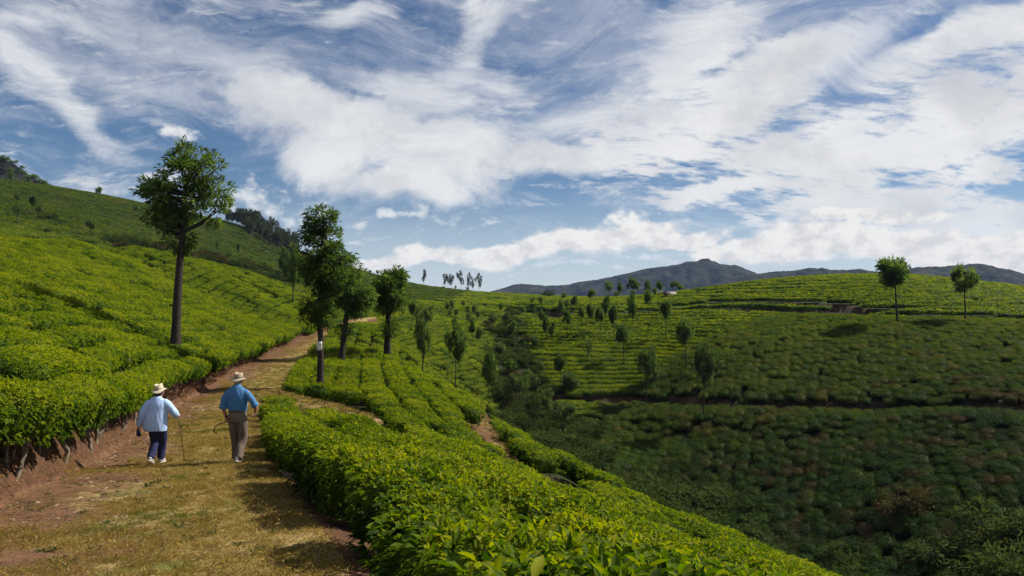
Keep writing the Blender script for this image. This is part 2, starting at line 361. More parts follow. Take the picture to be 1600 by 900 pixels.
def leaf_mat(name, old, mid, young, trans=0.35, rough=0.5, patch=True, dark=(0.012, 0.026, 0.008), brown=(0.050, 0.034, 0.016), spec=0.35):
    """leaves: colour by age of the leaf ('lv'), by plant, by slow drifts over the field; lets light through"""
    m, t, b = new_mat(name)
    at = t.node('ShaderNodeAttribute'); at.attribute_name = 'lv'
    oi = t.node('ShaderNodeObjectInfo'); geo = t.node('ShaderNodeNewGeometry')
    f = at.outputs['Fac']
    f = t.add(f, t.mul(t.m('SUBTRACT', oi.outputs['Random'], 0.5), 0.30))
    if patch:
        n1 = t.noise(geo.outputs['Position'], 0.16, 3, 0.6); n2 = t.noise(geo.outputs['Position'], 0.9, 3, 0.6)
        f = t.add(f, t.mul(t.m('SUBTRACT', n1, 0.5), 0.8), t.mul(t.m('SUBTRACT', n2, 0.5), 0.8))
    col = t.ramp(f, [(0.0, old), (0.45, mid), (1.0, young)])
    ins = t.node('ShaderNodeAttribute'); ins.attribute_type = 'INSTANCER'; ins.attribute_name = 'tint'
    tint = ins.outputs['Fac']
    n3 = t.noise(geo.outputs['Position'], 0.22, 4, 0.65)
    darkened = t.mix(t.smooth(t.add(n3, t.mul(t.m('SUBTRACT', oi.outputs['Random'], 0.5), 0.35)), 0.52, 0.76), t.mix(t.smooth(f, 0.1, 1.0), dark, (0.045, 0.085, 0.014)), brown)  # darker, browner leaf colour that tint mixes in
    col = t.mix(tint, col, darkened)
    t.l.new(col, b.inputs['Base Color']); b.inputs['Roughness'].default_value = rough
    b.inputs['Specular IOR Level'].default_value = spec
    tr = t.node('ShaderNodeBsdfTranslucent'); hs = t.node('ShaderNodeHueSaturation'); hs.inputs['Saturation'].default_value = 1.15; hs.inputs['Value'].default_value = 1.5
    t.l.new(col, hs.inputs['Color']); t.l.new(hs.outputs[0], tr.inputs['Color'])
    mx = t.node('ShaderNodeMixShader'); mx.inputs[0].default_value = trans
    t.l.new(b.outputs[0], mx.inputs[1]); t.l.new(tr.outputs[0], mx.inputs[2])
    t.l.new(mx.outputs[0], m.node_tree.nodes['Material Output'].inputs['Surface'])
    return m
M = {}
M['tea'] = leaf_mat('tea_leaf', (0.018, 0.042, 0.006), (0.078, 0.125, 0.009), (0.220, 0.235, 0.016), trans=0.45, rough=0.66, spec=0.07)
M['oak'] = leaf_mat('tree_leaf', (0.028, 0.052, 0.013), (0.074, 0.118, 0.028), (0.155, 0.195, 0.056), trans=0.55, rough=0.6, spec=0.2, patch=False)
M['oak_pale'] = leaf_mat('pale_tree_leaf', (0.034, 0.058, 0.018), (0.072, 0.110, 0.030), (0.140, 0.175, 0.058), trans=0.4, rough=0.6, spec=0.2, patch=False)
M['scrub'] = leaf_mat('scrub_leaf', (0.020, 0.036, 0.011), (0.043, 0.066, 0.018), (0.078, 0.098, 0.030), trans=0.3, patch=True, rough=0.8, spec=0.04)
M['dryscrub'] = leaf_mat('dry_scrub_leaf', (0.045, 0.040, 0.016), (0.080, 0.065, 0.026), (0.12, 0.095, 0.04), trans=0.15, patch=True, rough=0.9, spec=0.02)
M['gum'] = leaf_mat('gum_leaf', (0.018, 0.028, 0.014), (0.032, 0.046, 0.022), (0.06, 0.075, 0.04), trans=0.25, patch=False)
M['grass'] = leaf_mat('grass_blade', (0.12, 0.150, 0.028), (0.34, 0.25, 0.085), (0.50, 0.39, 0.17), trans=0.3, rough=0.8, patch=True, dark=(0.05, 0.10, 0.015), brown=(0.10, 0.12, 0.02), spec=0.1)
M['bark'] = simple('dark_bark', (0.028, 0.022, 0.018), 0.95, 0.45, 9, 0.6)
M['gumbark'] = simple('pale_bark', (0.16, 0.14, 0.12), 0.95, 0.35, 4, 0.3)
M['teabark'] = simple('lichen_bark', (0.15, 0.12, 0.09), 0.95, 0.75, 14, 0.8)
M['whitepaint'] = simple('stained_white_paint', (0.55, 0.54, 0.51), 0.8, 0.42, 7, 0.4)

def ground_mat():
    m, t, b = new_mat('earth_under_tea')
    geo = t.node('ShaderNodeNewGeometry'); p = geo.outputs['Position']
    bk = t.node('ShaderNodeAttribute'); bk.attribute_name = 'bank'
    n = t.noise(p, 1.3, 6, 0.65); n2 = t.noise(p, 7.0, 6, 0.65); n3 = t.noise(p, 0.05, 4, 0.6)
    soil = t.mix(t.smooth(n2, 0.35, 0.7), (0.060, 0.031, 0.019), (0.135, 0.062, 0.035))  # bank soil; shade of the overhanging canopy and litter darken its colour
    under = t.mix(t.smooth(n, 0.4, 0.62), (0.018, 0.027, 0.009), (0.036, 0.027, 0.014))
    far = t.mix(t.smooth(n3, 0.42, 0.6), (0.030, 0.060, 0.012), (0.055, 0.090, 0.018))
    sp = t.node('ShaderNodeSeparateXYZ'); t.l.new(p, sp.inputs[0])
    under = t.mix(t.smooth(sp.outputs[1], 120, 200), under, far)
    c = t.mix(bk.outputs['Fac'], under, soil)
    t.l.new(c, b.inputs['Base Color']); b.inputs['Roughness'].default_value = 0.95; b.inputs['Specular IOR Level'].default_value = 0.1
    bp = t.node('ShaderNodeBump'); bp.inputs['Strength'].default_value = 0.8; bp.inputs['Distance'].default_value = 0.08
    t.l.new(t.add(n2, t.mul(n, 0.5)), bp.inputs['Height']); t.l.new(bp.outputs[0], b.inputs['Normal'])
    return m
def path_mat():
    m, t, b = new_mat('worn_path')
    geo = t.node('ShaderNodeNewGeometry'); p = geo.outputs['Position']
    at = t.node('ShaderNodeAttribute'); at.attribute_name = 'across'     # -1 at the left foot of the bank, 1 at the right edge
    x = at.outputs['Fac']
    n = t.noise(p, 0.55, 5, 0.65); n2 = t.noise(p, 2.6, 7, 0.68); n3 = t.noise(p, 22, 5, 0.7); n4 = t.noise(t.mapping(p, loc=(9, 4, 2)), 1.1, 6, 0.66)
    straw = t.mix(t.smooth(n3, 0.3, 0.72), (0.13, 0.092, 0.034), (0.32, 0.235, 0.096))
    green = t.mix(t.smooth(n3, 0.3, 0.72), (0.055, 0.065, 0.014), (0.165, 0.165, 0.040))
    soil = t.mix(t.smooth(t.add(n2, t.mul(n3, 0.5)), 0.5, 0.95), (0.065, 0.036, 0.021), (0.165, 0.086, 0.048))
    g = t.mix(t.smooth(n4, 0.50, 0.64), straw, green)
    s = t.add(t.mul(x, -0.34), t.mul(t.m('SUBTRACT', n, 0.5), 1.1), t.mul(t.m('SUBTRACT', n2, 0.5), 0.9))
    c = t.mix(t.smooth(s, -0.04, 0.22), g, soil)
    t.l.new(c, b.inputs['Base Color']); b.inputs['Roughness'].default_value = 0.95; b.inputs['Specular IOR Level'].default_value = 0.08
    bp = t.node('ShaderNodeBump'); bp.inputs['Strength'].default_value = 0.9; bp.inputs['Distance'].default_value = 0.04
    t.l.new(t.add(t.mul(n3, 0.6), n2), bp.inputs['Height']); t.l.new(bp.outputs[0], b.inputs['Normal'])
    return m
M['ground'] = ground_mat(); M['path'] = path_mat()
M['redsoil'] = simple('red_soil', (0.12, 0.052, 0.030), 0.95, 0.5, 1.3, 0.8)
M['shaded_tracksoil'] = simple('shaded_track_soil', (0.034, 0.023, 0.014), 0.95, 0.5, 0.8, 0.8)  # shade below the overhanging bushes is put into this dark soil colour

# ------------------------------------------------------------------ mesh helpers
def mesh(name, V, Fc, mat=None, attrs=None, smooth=False):
    V = np.asarray(V, np.float32); me = bpy.data.meshes.new(name)
    if isinstance(Fc, np.ndarray):
        n, k = Fc.shape
        me.vertices.add(len(V)); me.vertices.foreach_set('co', V.ravel())
        me.loops.add(n*k); me.loops.foreach_set('vertex_index', Fc.astype(np.int32).ravel())
        me.polygons.add(n); me.polygons.foreach_set('loop_start', np.arange(0, n*k, k, dtype=np.int32))
        me.update(calc_edges=True)
    else:
        me.from_pydata(V.tolist(), [], [list(map(int, f)) for f in Fc]); me.update()
    for nm, arr in (attrs or {}).items():
        a = me.attributes.new(nm, 'FLOAT', 'POINT'); a.data.foreach_set('value', np.asarray(arr, np.float32))
    if mat is not None: me.materials.append(mat)
    if smooth: me.polygons.foreach_set('use_smooth', np.ones(len(me.polygons), bool))
    return me
def obj(name, me, parent=None, loc=(0, 0, 0), rot=(0, 0, 0), scale=(1, 1, 1)):
    o = bpy.data.objects.new(name, me); COL.objects.link(o)
    o.location = loc; o.rotation_euler = rot; o.scale = scale
    if parent is not None: o.parent = parent
    return o
def tag(o, label=None, cat=None, group=None, kind=None):
    if label: o['label'] = label
    if cat: o['category'] = cat
    if group: o['group'] = group
    if kind: o['kind'] = kind
    return o
def root(name, loc, label, cat, group=None, rot=(0, 0, 0), scale=(1, 1, 1)):
    return tag(obj(name, None, None, loc, rot, scale), label, cat, group)

# ------------------------------------------------------------------ ground, path and tracks as sheets of one land
def build_land():
    NU, NV = 760, 560
    uu = np.linspace(-1.25, 1.25, NU); vv = np.exp(np.linspace(math.log(2.2), math.log(480), NV))
    vv = np.concatenate([[-40, -20, -8, -2, 0.0, 1.2], vv])
    Vv, U = np.meshgrid(vv, uu, indexing='ij')
    X = U*np.maximum(Vv, 2.2); Y = Vv
    X = np.where(Vv < 2.2, U*(2.2+np.maximum(0, 2.2-Vv)*0.9), X)
    Z, dm, kd = ground(X, Y, True)
    sdp, _ = PATH.query(X, Y)
    fine = np.clip(1-Y/60, 0, 1)
    Z = Z + fine*(0.035*fbm(X, Y, 2.1, 11) + 0.02*fbm(X, Y, 5.5, 12))*np.where(kd.ravel().reshape(X.shape) == 9, 1.0, 1.6)
    bk_ = np.exp(-((sdp.reshape(X.shape)+2.3)/0.5)**2)*np.clip(1-Y/45, 0, 1); Z = Z + bk_*(0.07*np.abs(fbm(X, Y, 2.6, 13))+0.05*fbm(X, Y, 7.0, 14))
    P = np.stack([X.ravel(), Y.ravel(), Z.ravel()], 1)
    n, k = X.shape; i = np.arange(n*k).reshape(n, k)
    Q = np.stack([i[:-1, :-1], i[:-1, 1:], i[1:, 1:], i[1:, :-1]], -1).reshape(-1, 4)
    kf = kd.ravel()[Q]; kq = np.where((kf > 0).sum(1) >= 2, kf.max(1), 0)
    names = {0: ('ground', M['ground']), 9: ('path', M['path']), 8: ('path', M['path']), 7: ('path', M['path']), 10: ('path', M['path']), 11: ('path', M['path']), 6: ('dirt_road', M['redsoil']), 5: ('dirt_road', M['shaded_tracksoil']),
             4: ('dirt_road', M['shaded_tracksoil']), 3: ('dirt_road', M['shaded_tracksoil']), 2: ('dirt_road', M['redsoil']), 1: ('dirt_road', M['shaded_tracksoil'])}
    sd = sdp.ravel(); bank = sstep(1-(dm.ravel()-0.0)/1.5)
    for kk in sorted(set(kq.tolist())):
        f = Q[kq == kk]; used, inv = np.unique(f, return_inverse=True)
        nm, mt = names[kk]
        across = sd[used]/1.9 if kk == 9 else np.full(len(used), 0.2 if kk == 8 else -0.35)
        me = mesh(nm, P[used], inv.reshape(-1, 4), mt, {'across': across, 'bank': bank[used]}, True)
        tag(obj(nm, me), kind='structure')
build_land()

# ------------------------------------------------------------------ mountains on the horizon
def build_mountain(sil, Y0, depth, seed, mat, rough=1.0, base=-60):
    pxs = np.array([s[0] for s in sil], float); pys = np.array([s[1] for s in sil], float)
    NX, NY = 420, 60
    px = np.linspace(pxs[0], pxs[-1], NX); top = (H0-np.interp(px, pxs, pys))/F*Y0
    x = (px-800)/F*Y0
    t = np.linspace(-1, 1, NY)
    T, X = np.meshgrid(t, x, indexing='ij'); TOP = np.broadcast_to(top, T.shape)
    r = np.random.default_rng(seed)
    prof = np.clip(1-np.abs(T), 0, 1)**0.9
    Yv = Y0 + T*depth
    Z = base + (TOP-base)*prof
    w = np.sin(np.pi*np.clip(np.abs(T), 0, 1))
    rid = np.abs(fbm(X*1.0, Yv*0.45, 14.0/depth, seed))+0.5*np.abs(fbm(X, Yv*0.6, 40.0/depth, seed+1))
    Z = Z - rid*w*0.32*(TOP-base)*rough + 0.012*(TOP-base)*fbm(X, Yv, 160.0/depth, seed+2) 
    P = np.stack([X.ravel(), Yv.ravel(), Z.ravel()], 1)
    n, k = X.shape; i = np.arange(n*k).reshape(n, k)
    Q = np.stack([i[:-1, :-1], i[:-1, 1:], i[1:, 1:], i[1:, :-1]], -1).reshape(-1, 4)
    o = obj('mountain', mesh('mountain', P, Q, mat, None, True)); tag(o, kind='structure'); return o
def mountain_mat():
    m, t, b = new_mat('forested_rock')
    geo = t.node('ShaderNodeNewGeometry'); p = geo.outputs['Position']
    n = t.noise(p, 0.035, 7, 0.72); n2 = t.noise(t.mapping(p, scale=(1, 1, 0.35)), 0.007, 5, 0.6)
    c = t.mix(t.smooth(n, 0.36, 0.62), (0.004, 0.008, 0.008), (0.036, 0.038, 0.028)); c = t.mix(t.smooth(n2, 0.58, 0.74), c, (0.060, 0.055, 0.042))
    t.l.new(c, b.inputs['Base Color']); b.inputs['Roughness'].default_value = 0.95; b.inputs['Specular IOR Level'].default_value = 0.05
    bp = t.node('ShaderNodeBump'); bp.inputs['Strength'].default_value = 1.0; bp.inputs['Distance'].default_value = 12
    t.l.new(n, bp.inputs['Height']); t.l.new(bp.outputs[0], b.inputs['Normal'])
    return m
M['mountain'] = mountain_mat()
build_mountain([(300,470),(600,466),(740,459),(765,455),(785,449),(800,444),(815,442),(830,443.5),(850,445),(870,445),(890,443),(905,439),(930,436),(960,430),(985,424),(1005,419),(1025,415.5),(1045,414),(1060,411),(1070,408),(1078,406),(1090,405.5),
                (1097,402),(1106,402),(1110,406),(1118,408),(1128,411),(1145,412.5),(1160,417),(1180,425),(1200,433),(1300,446),(1500,455),(1800,460)], 2300, 620, 21, M['mountain'])
build_mountain([(1000,470),(1120,440),(1150,430),(1175,426),(1190,425),(1215,422),(1240,421),(1265,417),(1275,418),(1283,416.5),(1295,420),(1320,420),(1335,419),(1342,418),(1355,421),(1380,423),(1410,420),(1432,416),(1450,414.5),(1470,415),(1485,412.5),(1500,413),
                (1520,410),(1530,410),(1545,413),(1558,417),(1575,420),(1590,424),(1605,429),(1650,437),(1800,440),(2300,450)], 1900, 480, 33, M['mountain'], 0.8)
build_mountain([(-900,150),(-500,190),(-200,215),(-60,232),(-10,243),(8,247),(22,253),(35,261),(46,270),(58,279),(75,291),(100,305),(140,330)], 520, 90, 45, M['mountain'], 0.5, base=0)

# ------------------------------------------------------------------ tea bushes
def leaves(pos, dirv, L, W, lv, r, droop=0.25, fold=0.25, simple_=False):
    """folded leaf blades: position, pointing direction, length, width -> verts, tris, lv"""
    n = len(pos); d = dirv/np.linalg.norm(dirv, axis=1)[:, None]
    up = np.tile([0, 0, 1.0], (n, 1)) + r.normal(0, 0.35, (n, 3))
    s = np.cross(d, up); s /= np.linalg.norm(s, axis=1)[:, None]+1e-9
    nn = np.cross(s, d)
    L = L[:, None]; W = W[:, None]
    if simple_:
        a = pos; b = pos+d*L*0.5+s*W*0.5+nn*W*fold; c = pos+d*L-nn*L*droop; e = pos+d*L*0.5-s*W*0.5+nn*W*fold
        V = np.stack([a, b, c, e], 1).reshape(-1, 3)
        i = np.arange(n)[:, None]*4
        T = np.concatenate([i+[0, 1, 2], i+[0, 2, 3]], 0); return V, T, np.repeat(lv, 4)
    a = pos; m = pos+d*L*0.5-nn*L*droop*0.2; tip = pos+d*L-nn*L*droop
    b, e = [pos+d*L*0.30+q*s*W*0.46+nn*W*fold for q in (1, -1)]; b2, e2 = [pos+d*L*0.68+q*s*W*0.42+nn*(W*fold*0.9-L*droop*0.45) for q in (1, -1)]
    V = np.stack([a, b, b2, tip, e2, e, m], 1).reshape(-1, 3); i = np.arange(n)[:, None]*7
    T = np.concatenate([i+[0, 1, 6], i+[1, 2, 6], i+[2, 3, 6], i+[3, 4, 6], i+[4, 5, 6], i+[5, 0, 6]], 0)
    return V, T, np.repeat(lv, 7)
def ico(sub=2):
    bm = bmesh.new(); bmesh.ops.create_icosphere(bm, subdivisions=sub, radius=1.0)
    V = np.array([v.co[:] for v in bm.verts]); T = np.array([[v.index for v in f.verts] for f in bm.faces]); bm.free(); return V, T
def join(parts):
    Vs, Ts, Ls, off = [], [], [], 0
    for V, T, lv in parts: Vs.append(V); Ts.append(T+off); Ls.append(lv); off += len(V)
    return np.concatenate(Vs), np.concatenate(Ts), np.concatenate(Ls)
def bush_parts(r, rx, ry, h, shoots, per, leaf, low=0.30, top_share=0.55, simple_=False, core=2, flat=0.06, ragged=0.035, calm=0.0):
    h0 = h
    n_top = int(shoots*top_share); n_side = shoots-n_top
    # clipped top, rounded over at the shoulder
    a = r.uniform(0, 2*np.pi, n_top); q = np.sqrt(r.uniform(0, 1, n_top))
    e = 0.72
    x = np.sign(np.cos(a))*np.abs(np.cos(a))**e*q*rx; y = np.sign(np.sin(a))*np.abs(np.sin(a))**e*q*ry
    z = h0*(1-flat*q**2-0.11*q**12)+r.normal(0, ragged, n_top)-np.abs(r.normal(0, 0.04, n_top))
    pt = np.stack([x, y, z], 1); out = np.stack([x/rx, y/ry, np.zeros(n_top)], 1)
    el = r.uniform(0.5, 1.35, n_top)
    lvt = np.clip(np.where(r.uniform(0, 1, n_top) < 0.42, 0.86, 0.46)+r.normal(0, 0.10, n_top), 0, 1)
    a2 = r.uniform(0, 2*np.pi, n_side); hz = r.uniform(low, 0.93, n_side)
    sh = 1-0.30*(1-hz)**1.3+r.normal(0, 0.05, n_side)
    x2 = np.sign(np.cos(a2))*np.abs(np.cos(a2))**e*rx*sh; y2 = np.sign(np.sin(a2))*np.abs(np.sin(a2))**e*ry*sh
    ps = np.stack([x2, y2, hz*h0], 1); outs = np.stack([np.cos(a2), np.sin(a2), np.zeros(n_side)], 1)
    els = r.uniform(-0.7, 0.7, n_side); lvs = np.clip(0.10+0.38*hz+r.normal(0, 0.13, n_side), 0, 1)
    P = np.concatenate([pt, ps]); O = np.concatenate([out*0.6, outs*1.5]); EL = np.concatenate([el, els]); LV = np.concatenate([lvt, lvs])
    isTop = np.concatenate([np.ones(n_top), np.zeros(n_side)])
    P = np.repeat(P, per, 0); O = np.repeat(O, per, 0); EL = np.repeat(EL, per); LV = np.repeat(LV, per); isTop = np.repeat(isTop, per); n = len(P)
    ph = np.repeat(r.uniform(0, 6.28, shoots), per)+np.tile(np.arange(per)*2.4, shoots)
    EL = np.where(isTop > 0, EL*(1-calm), EL)+r.normal(0, 0.25, n)
    d = np.stack([np.cos(ph)*np.cos(EL), np.sin(ph)*np.cos(EL), np.sin(EL)], 1)+O*0.8
    L = leaf*r.uniform(0.65, 1.3, n)*np.where(isTop > 0, 0.9, 1.15); W = L*r.uniform(0.36, 0.5, n)
    P = P+r.normal(0, leaf*0.12, (n, 3))
    LV = np.clip(LV+r.normal(0, 0.09, n), 0, 1)
    parts = [leaves(P, d, L, W, LV, r, droop=r.uniform(0.0, 0.4, (n, 1)), simple_=simple_)]
    if core:
        V, T = ico(core)
        c = np.sign(V)*np.abs(V)**np.array([e, e, 0.55])
        zz = np.where(c[:, 2] > 0, c[:, 2]*0.42, c[:, 2]*0.24)
        V = np.stack([c[:, 0]*rx*0.86, c[:, 1]*ry*0.86, h0*(0.50+zz)], 1)
        V = V+r.normal(0, 0.022, V.shape)
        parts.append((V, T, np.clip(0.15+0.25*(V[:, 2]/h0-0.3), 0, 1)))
    return join(parts)
NTH = ['first', 'second', 'third', 'fourth', 'fifth', 'sixth', 'seventh', 'eighth', 'ninth', 'tenth', 'eleventh', 'twelfth', 'thirteenth', 'fourteenth', 'fifteenth', 'sixteenth', 'seventeenth', 'eighteenth', 'nineteenth', 'twentieth']
TEA = {}
def make_tea_meshes():
    for k in range(5):
        r = np.random.default_rng(100+k)
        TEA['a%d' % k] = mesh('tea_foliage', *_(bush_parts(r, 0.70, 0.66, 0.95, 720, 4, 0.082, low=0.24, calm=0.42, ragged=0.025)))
    for k in range(4):
        r = np.random.default_rng(200+k)
        TEA['b%d' % k] = mesh('tea_foliage_mid', *_(bush_parts(r, 0.70, 0.66, 0.95, 340, 3, 0.10, simple_=True, calm=0.68, ragged=0.022)))
    for k in range(4):
        r = np.random.default_rng(300+k)
        TEA['c%d' % k] = mesh('tea_foliage_far', *_(bush_parts(r, 0.70, 0.64, 0.95, 190, 2, 0.15, simple_=True, ragged=0.035, calm=0.6)))
    for k in range(3):
        r = np.random.default_rng(400+k)
        TEA['d%d' % k] = mesh('tea_foliage_distant', *_(bush_parts(r, 0.72, 0.62, 0.95, 110, 1, 0.24, simple_=True, core=2, ragged=0.04, calm=0.75)))
    for k in range(4):       # rounder bushes of the far valley side
        r = np.random.default_rng(500+k)
        TEA['e%d' % k] = mesh('tea_foliage_round', *_(bush_parts(r, 0.74, 0.70, 0.98, 300, 2, 0.125, simple_=True, ragged=0.05, flat=0.12, calm=0.5)))
def _(p): return p[0], p[1], M['tea'], {'lv': p[2]}
make_tea_meshes()

VALLEY = via([(770,330),(785,240),(800,185),(790,140),(800,112),(820,98),(850,88),(890,79),(950,70),(1020,63),(1120,56),(1250,50),(1450,44),(1800,40)])
_vd = dense(VALLEY, 1.0); _vhalf = np.interp(_vd[:, 1], [40, 60, 75, 100, 140, 175, 210, 330], [6.5, 6.5, 4.2, 4.2, 3.0, 1.6, -1.0, -6])
def valley_d(X, Y):
    X = np.ravel(X); Y = np.ravel(Y); out = np.empty(len(X))
    for i in range(0, len(X), 8000):
        d = np.hypot(X[i:i+8000, None]-_vd[None, :, 0], Y[i:i+8000, None]-_vd[None, :, 1])-_vhalf[None]+2.2*fbm(X[i:i+8000, None], Y[i:i+8000, None], 0.11, 15)
        out[i:i+8000] = d.min(1)
    return out
# what the camera side of the land hides (tea wholly behind a crest is left out)
_gu = np.linspace(-1.1, 1.1, 260); _gl = np.linspace(math.log(3), math.log(470), 260)
_GU, _GL = np.meshgrid(_gu, _gl, indexing='ij'); _GY = np.exp(_GL)
_gz = ground(_GU*_GY, _GY)+0.6
_mx = np.maximum.accumulate(_gz/_GY, axis=1)
def hidden(X, Y, Z, margin=0.012):
    u = np.clip((X/Y+1.1)/2.2*259, 0, 258.9).astype(int); l = np.clip((np.log(Y)-math.log(3))/(math.log(470)-math.log(3))*259-3, 0, 259).astype(int)
    return (Z+1.0)/Y < _mx[u, l]-margin-0.9/Y*0
def dark_side(X, Y):
    px = X/Y*F+800
    pb = np.interp(Y, [40, 60, 75, 88, 104, 110, 118, 129, 138], [700, 800, 860, 885, 1005, 1060, 1130, 1190, 1225])
    yu = np.interp(px, [1200, 1225, 1280, 1335, 1400, 1500, 1600, 1800, 2100], [140, 139, 138, 134, 121, 117, 114.5, 112, 108])
    return (px > pb) & (Y < yu)
def ridge(X, Y): return (Y < np.interp(X/Y*F+800, [520, 560, 600, 650, 700, 750, 800, 1000, 1400], [110, 100, 84, 60, 50, 44, 40, 34, 30]))
def scatter():
    sets = []
    def cand(x0, x1, y0, y1, s):
        nx, ny = int((x1-x0)/s), int((y1-y0)/s)
        X, Y = np.meshgrid(x0+s*np.arange(nx), y0+s*np.arange(ny)); X = X.ravel()+rng.uniform(-.5, .5, X.size)*s; Y = Y.ravel()+rng.uniform(-.5, .5, Y.size)*s
        u = X/Y; return X[(np.abs(u+0.0) < 0.86) | (Y < 6)], Y[(np.abs(u) < 0.86) | (Y < 6)]
    def rows(X, Y, phase, spacing, along, region):
        """pull the candidates onto the rows, then thin them along each row"""
        e = 0.15
        for it in range(2):
            p = phase(X, Y); gx = (phase(X+e, Y)-phase(X-e, Y))/(2*e); gy = (phase(X, Y+e)-phase(X, Y-e))/(2*e)
            g2 = gx*gx+gy*gy+1e-4; k = np.round(p); st = np.clip((k-p)/g2, -8, 8)
            nx, ny = X+gx*st, Y+gy*st
            okm = np.hypot(gx*st, gy*st) < 2.5
            X, Y, gx, gy, k = nx[okm], ny[okm], gx[okm], gy[okm], k[okm]
        sp = 1/np.sqrt(gx*gx+gy*gy+1e-4); ang = np.arctan2(gy, gx)+np.pi/2
        a = along(X, Y)
        order = rng.permutation(len(X)); grid = {}; keep = []
        Xl, Yl, kl, al = X.tolist(), Y.tolist(), k.tolist(), a.tolist()
        for j in order.tolist():
            x, y, kk, aa = Xl[j], Yl[j], kl[j], al[j]; cs = 3.0; ci, cj = int(x//cs), int(y//cs); ok = True
            for ii in (ci-1, ci, ci+1):
                for jj in (cj-1, cj, cj+1):
                    for (x2, y2, k2) in grid.get((ii, jj), ()):
                        dd = (x-x2)**2+(y-y2)**2
                        if dd < (aa*aa if k2 == kk else (aa*0.55)**2): ok = False; break
                    if not ok: break
                if not ok: break
            if ok: grid.setdefault((ci, cj), []).append((x, y, kk)); keep.append(j)
        keep = np.array(keep, int)
        return X[keep], Y[keep], ang[keep], sp[keep]
    def finish(X, Y, ang, sp, a, code):
        z, dm, kd = ground(X, Y, True)
        px = X/Y*F+800
        ok = (dm > 0.30) & ~((valley_d(X, Y) < 0) & (Y > 40) ) & ~hidden(X, Y, z)
        return np.stack([X, Y, z, ang, sp, a, np.full(len(X), code), px], 1)[ok]
    wob = lambda X, Y, s: 0.22*fbm(X, Y, s, 77)
    # A: both flanks of the ridge; rows run with the path
    X, Y = cand(-70, 22, 1.5, 150, 0.62)
    sd, _z = PATH.query(X, Y)
    m = (np.abs(sd) > 1.9) & (((sd < 0) & (sd > -46)) | ((sd > 0) & ridge(X, Y)))
    m &= ~((sd < 0) & (Y > 118) & (sd > -6))
    X, Y = X[m], Y[m]
    def phA(X, Y):
        sd, _z = PATH.query(X, Y); d = np.abs(sd)-1.9-np.where(sd < 0, 0.42, 0.72)
        return np.clip(d, -0.5, 99)/1.28*np.sign(sd)+0.16*fbm(X, Y, 0.12, 77)*np.clip(d/4, 0, 1)
    al = lambda X, Y: np.clip(0.92+0*Y, 0.92, 2)
    x, y, an, sp = rows(X, Y, phA, 1.28, al, 0)
    sets.append(finish(x, y, an, np.full(len(x), 1.28), al(x, y), 0))
    # C: the dark valley side
    X, Y = cand(2, 120, 40, 142, 0.62)
    m = dark_side(X, Y) & (X/Y < 0.8); X, Y = X[m], Y[m]
    phC = lambda X, Y: (X*0.93-Y*0.36)/1.06+0.8*fbm(X, Y, 0.13, 5)+0.35*fbm(X, Y, 0.5, 6)
    al = lambda X, Y: 0.90+0*X
    x, y, an, sp = rows(X, Y, phC, 1.5, al, 2)
    x = x+rng.normal(0, 0.14, len(x)); y = y+rng.normal(0, 0.14, len(x))
    sets.append(finish(x, y, an, np.full(len(x), 1.14), al(x, y), 2))
    # B: everything else; rows along the contour
    X1, Y1 = cand(-60, 40, 52, 150, 0.8); X2, Y2 = cand(-95, 150, 150, 260, 1.1); X3, Y3 = cand(-60, 160, 100, 150, 0.8)
    X4, Y4 = cand(-300, 160, 260, 440, 2.4); X5, Y5 = cand(-175, -30, 75, 260, 1.5)
    X = np.concatenate([X1, X2, X3, X4, X5]); Y = np.concatenate([Y1, Y2, Y3, Y4, Y5])
    sd, _z = PATH.query(X, Y)
    m = ~(((sd < 0) & (sd > -46) & (Y < 150)) | ((sd > 0) & ridge(X, Y))) & ~dark_side(X, Y) & (np.abs(X/Y) < 0.80)
    X, Y = X[m], Y[m]
    dz = lambda Y: np.interp(Y, [60, 110, 160, 260, 440], [0.50, 0.50, 0.5, 0.8, 1.4])
    def phB(X, Y): return (z_base(X, Y)+0.18*fbm(X, Y, 0.07, 9))/0.44
    near = Y < 175
    al = lambda X, Y: np.interp(Y, [60, 100, 150, 260, 440], [1.1, 1.2, 1.5, 2.2, 3.4])
    x, y, an, sp = rows(X[near], Y[near], phB, 1.3, al, 1)
    sets.append(finish(x, y, an, np.clip(sp, 0.95, 2.6), al(x, y), 1))
    X, Y = X[~near], Y[~near]
    def phB2(X, Y): return (z_base(X, Y)+0.3*fbm(X, Y, 0.04, 9))/0.9
    x, y, an, sp = rows(X, Y, phB2, 1.3, al, 1)
    sets.append(finish(x, y, an, np.clip(sp, 1.6, 4.5), al(x, y), 1))
    return np.concatenate(sets)
def slope_normal(X, Y, e=0.8):
    gx = (z_base(X+e, Y)-z_base(X-e, Y))/(2*e); gy = (z_base(X, Y+e)-z_base(X, Y-e))/(2*e)
    return gx, gy
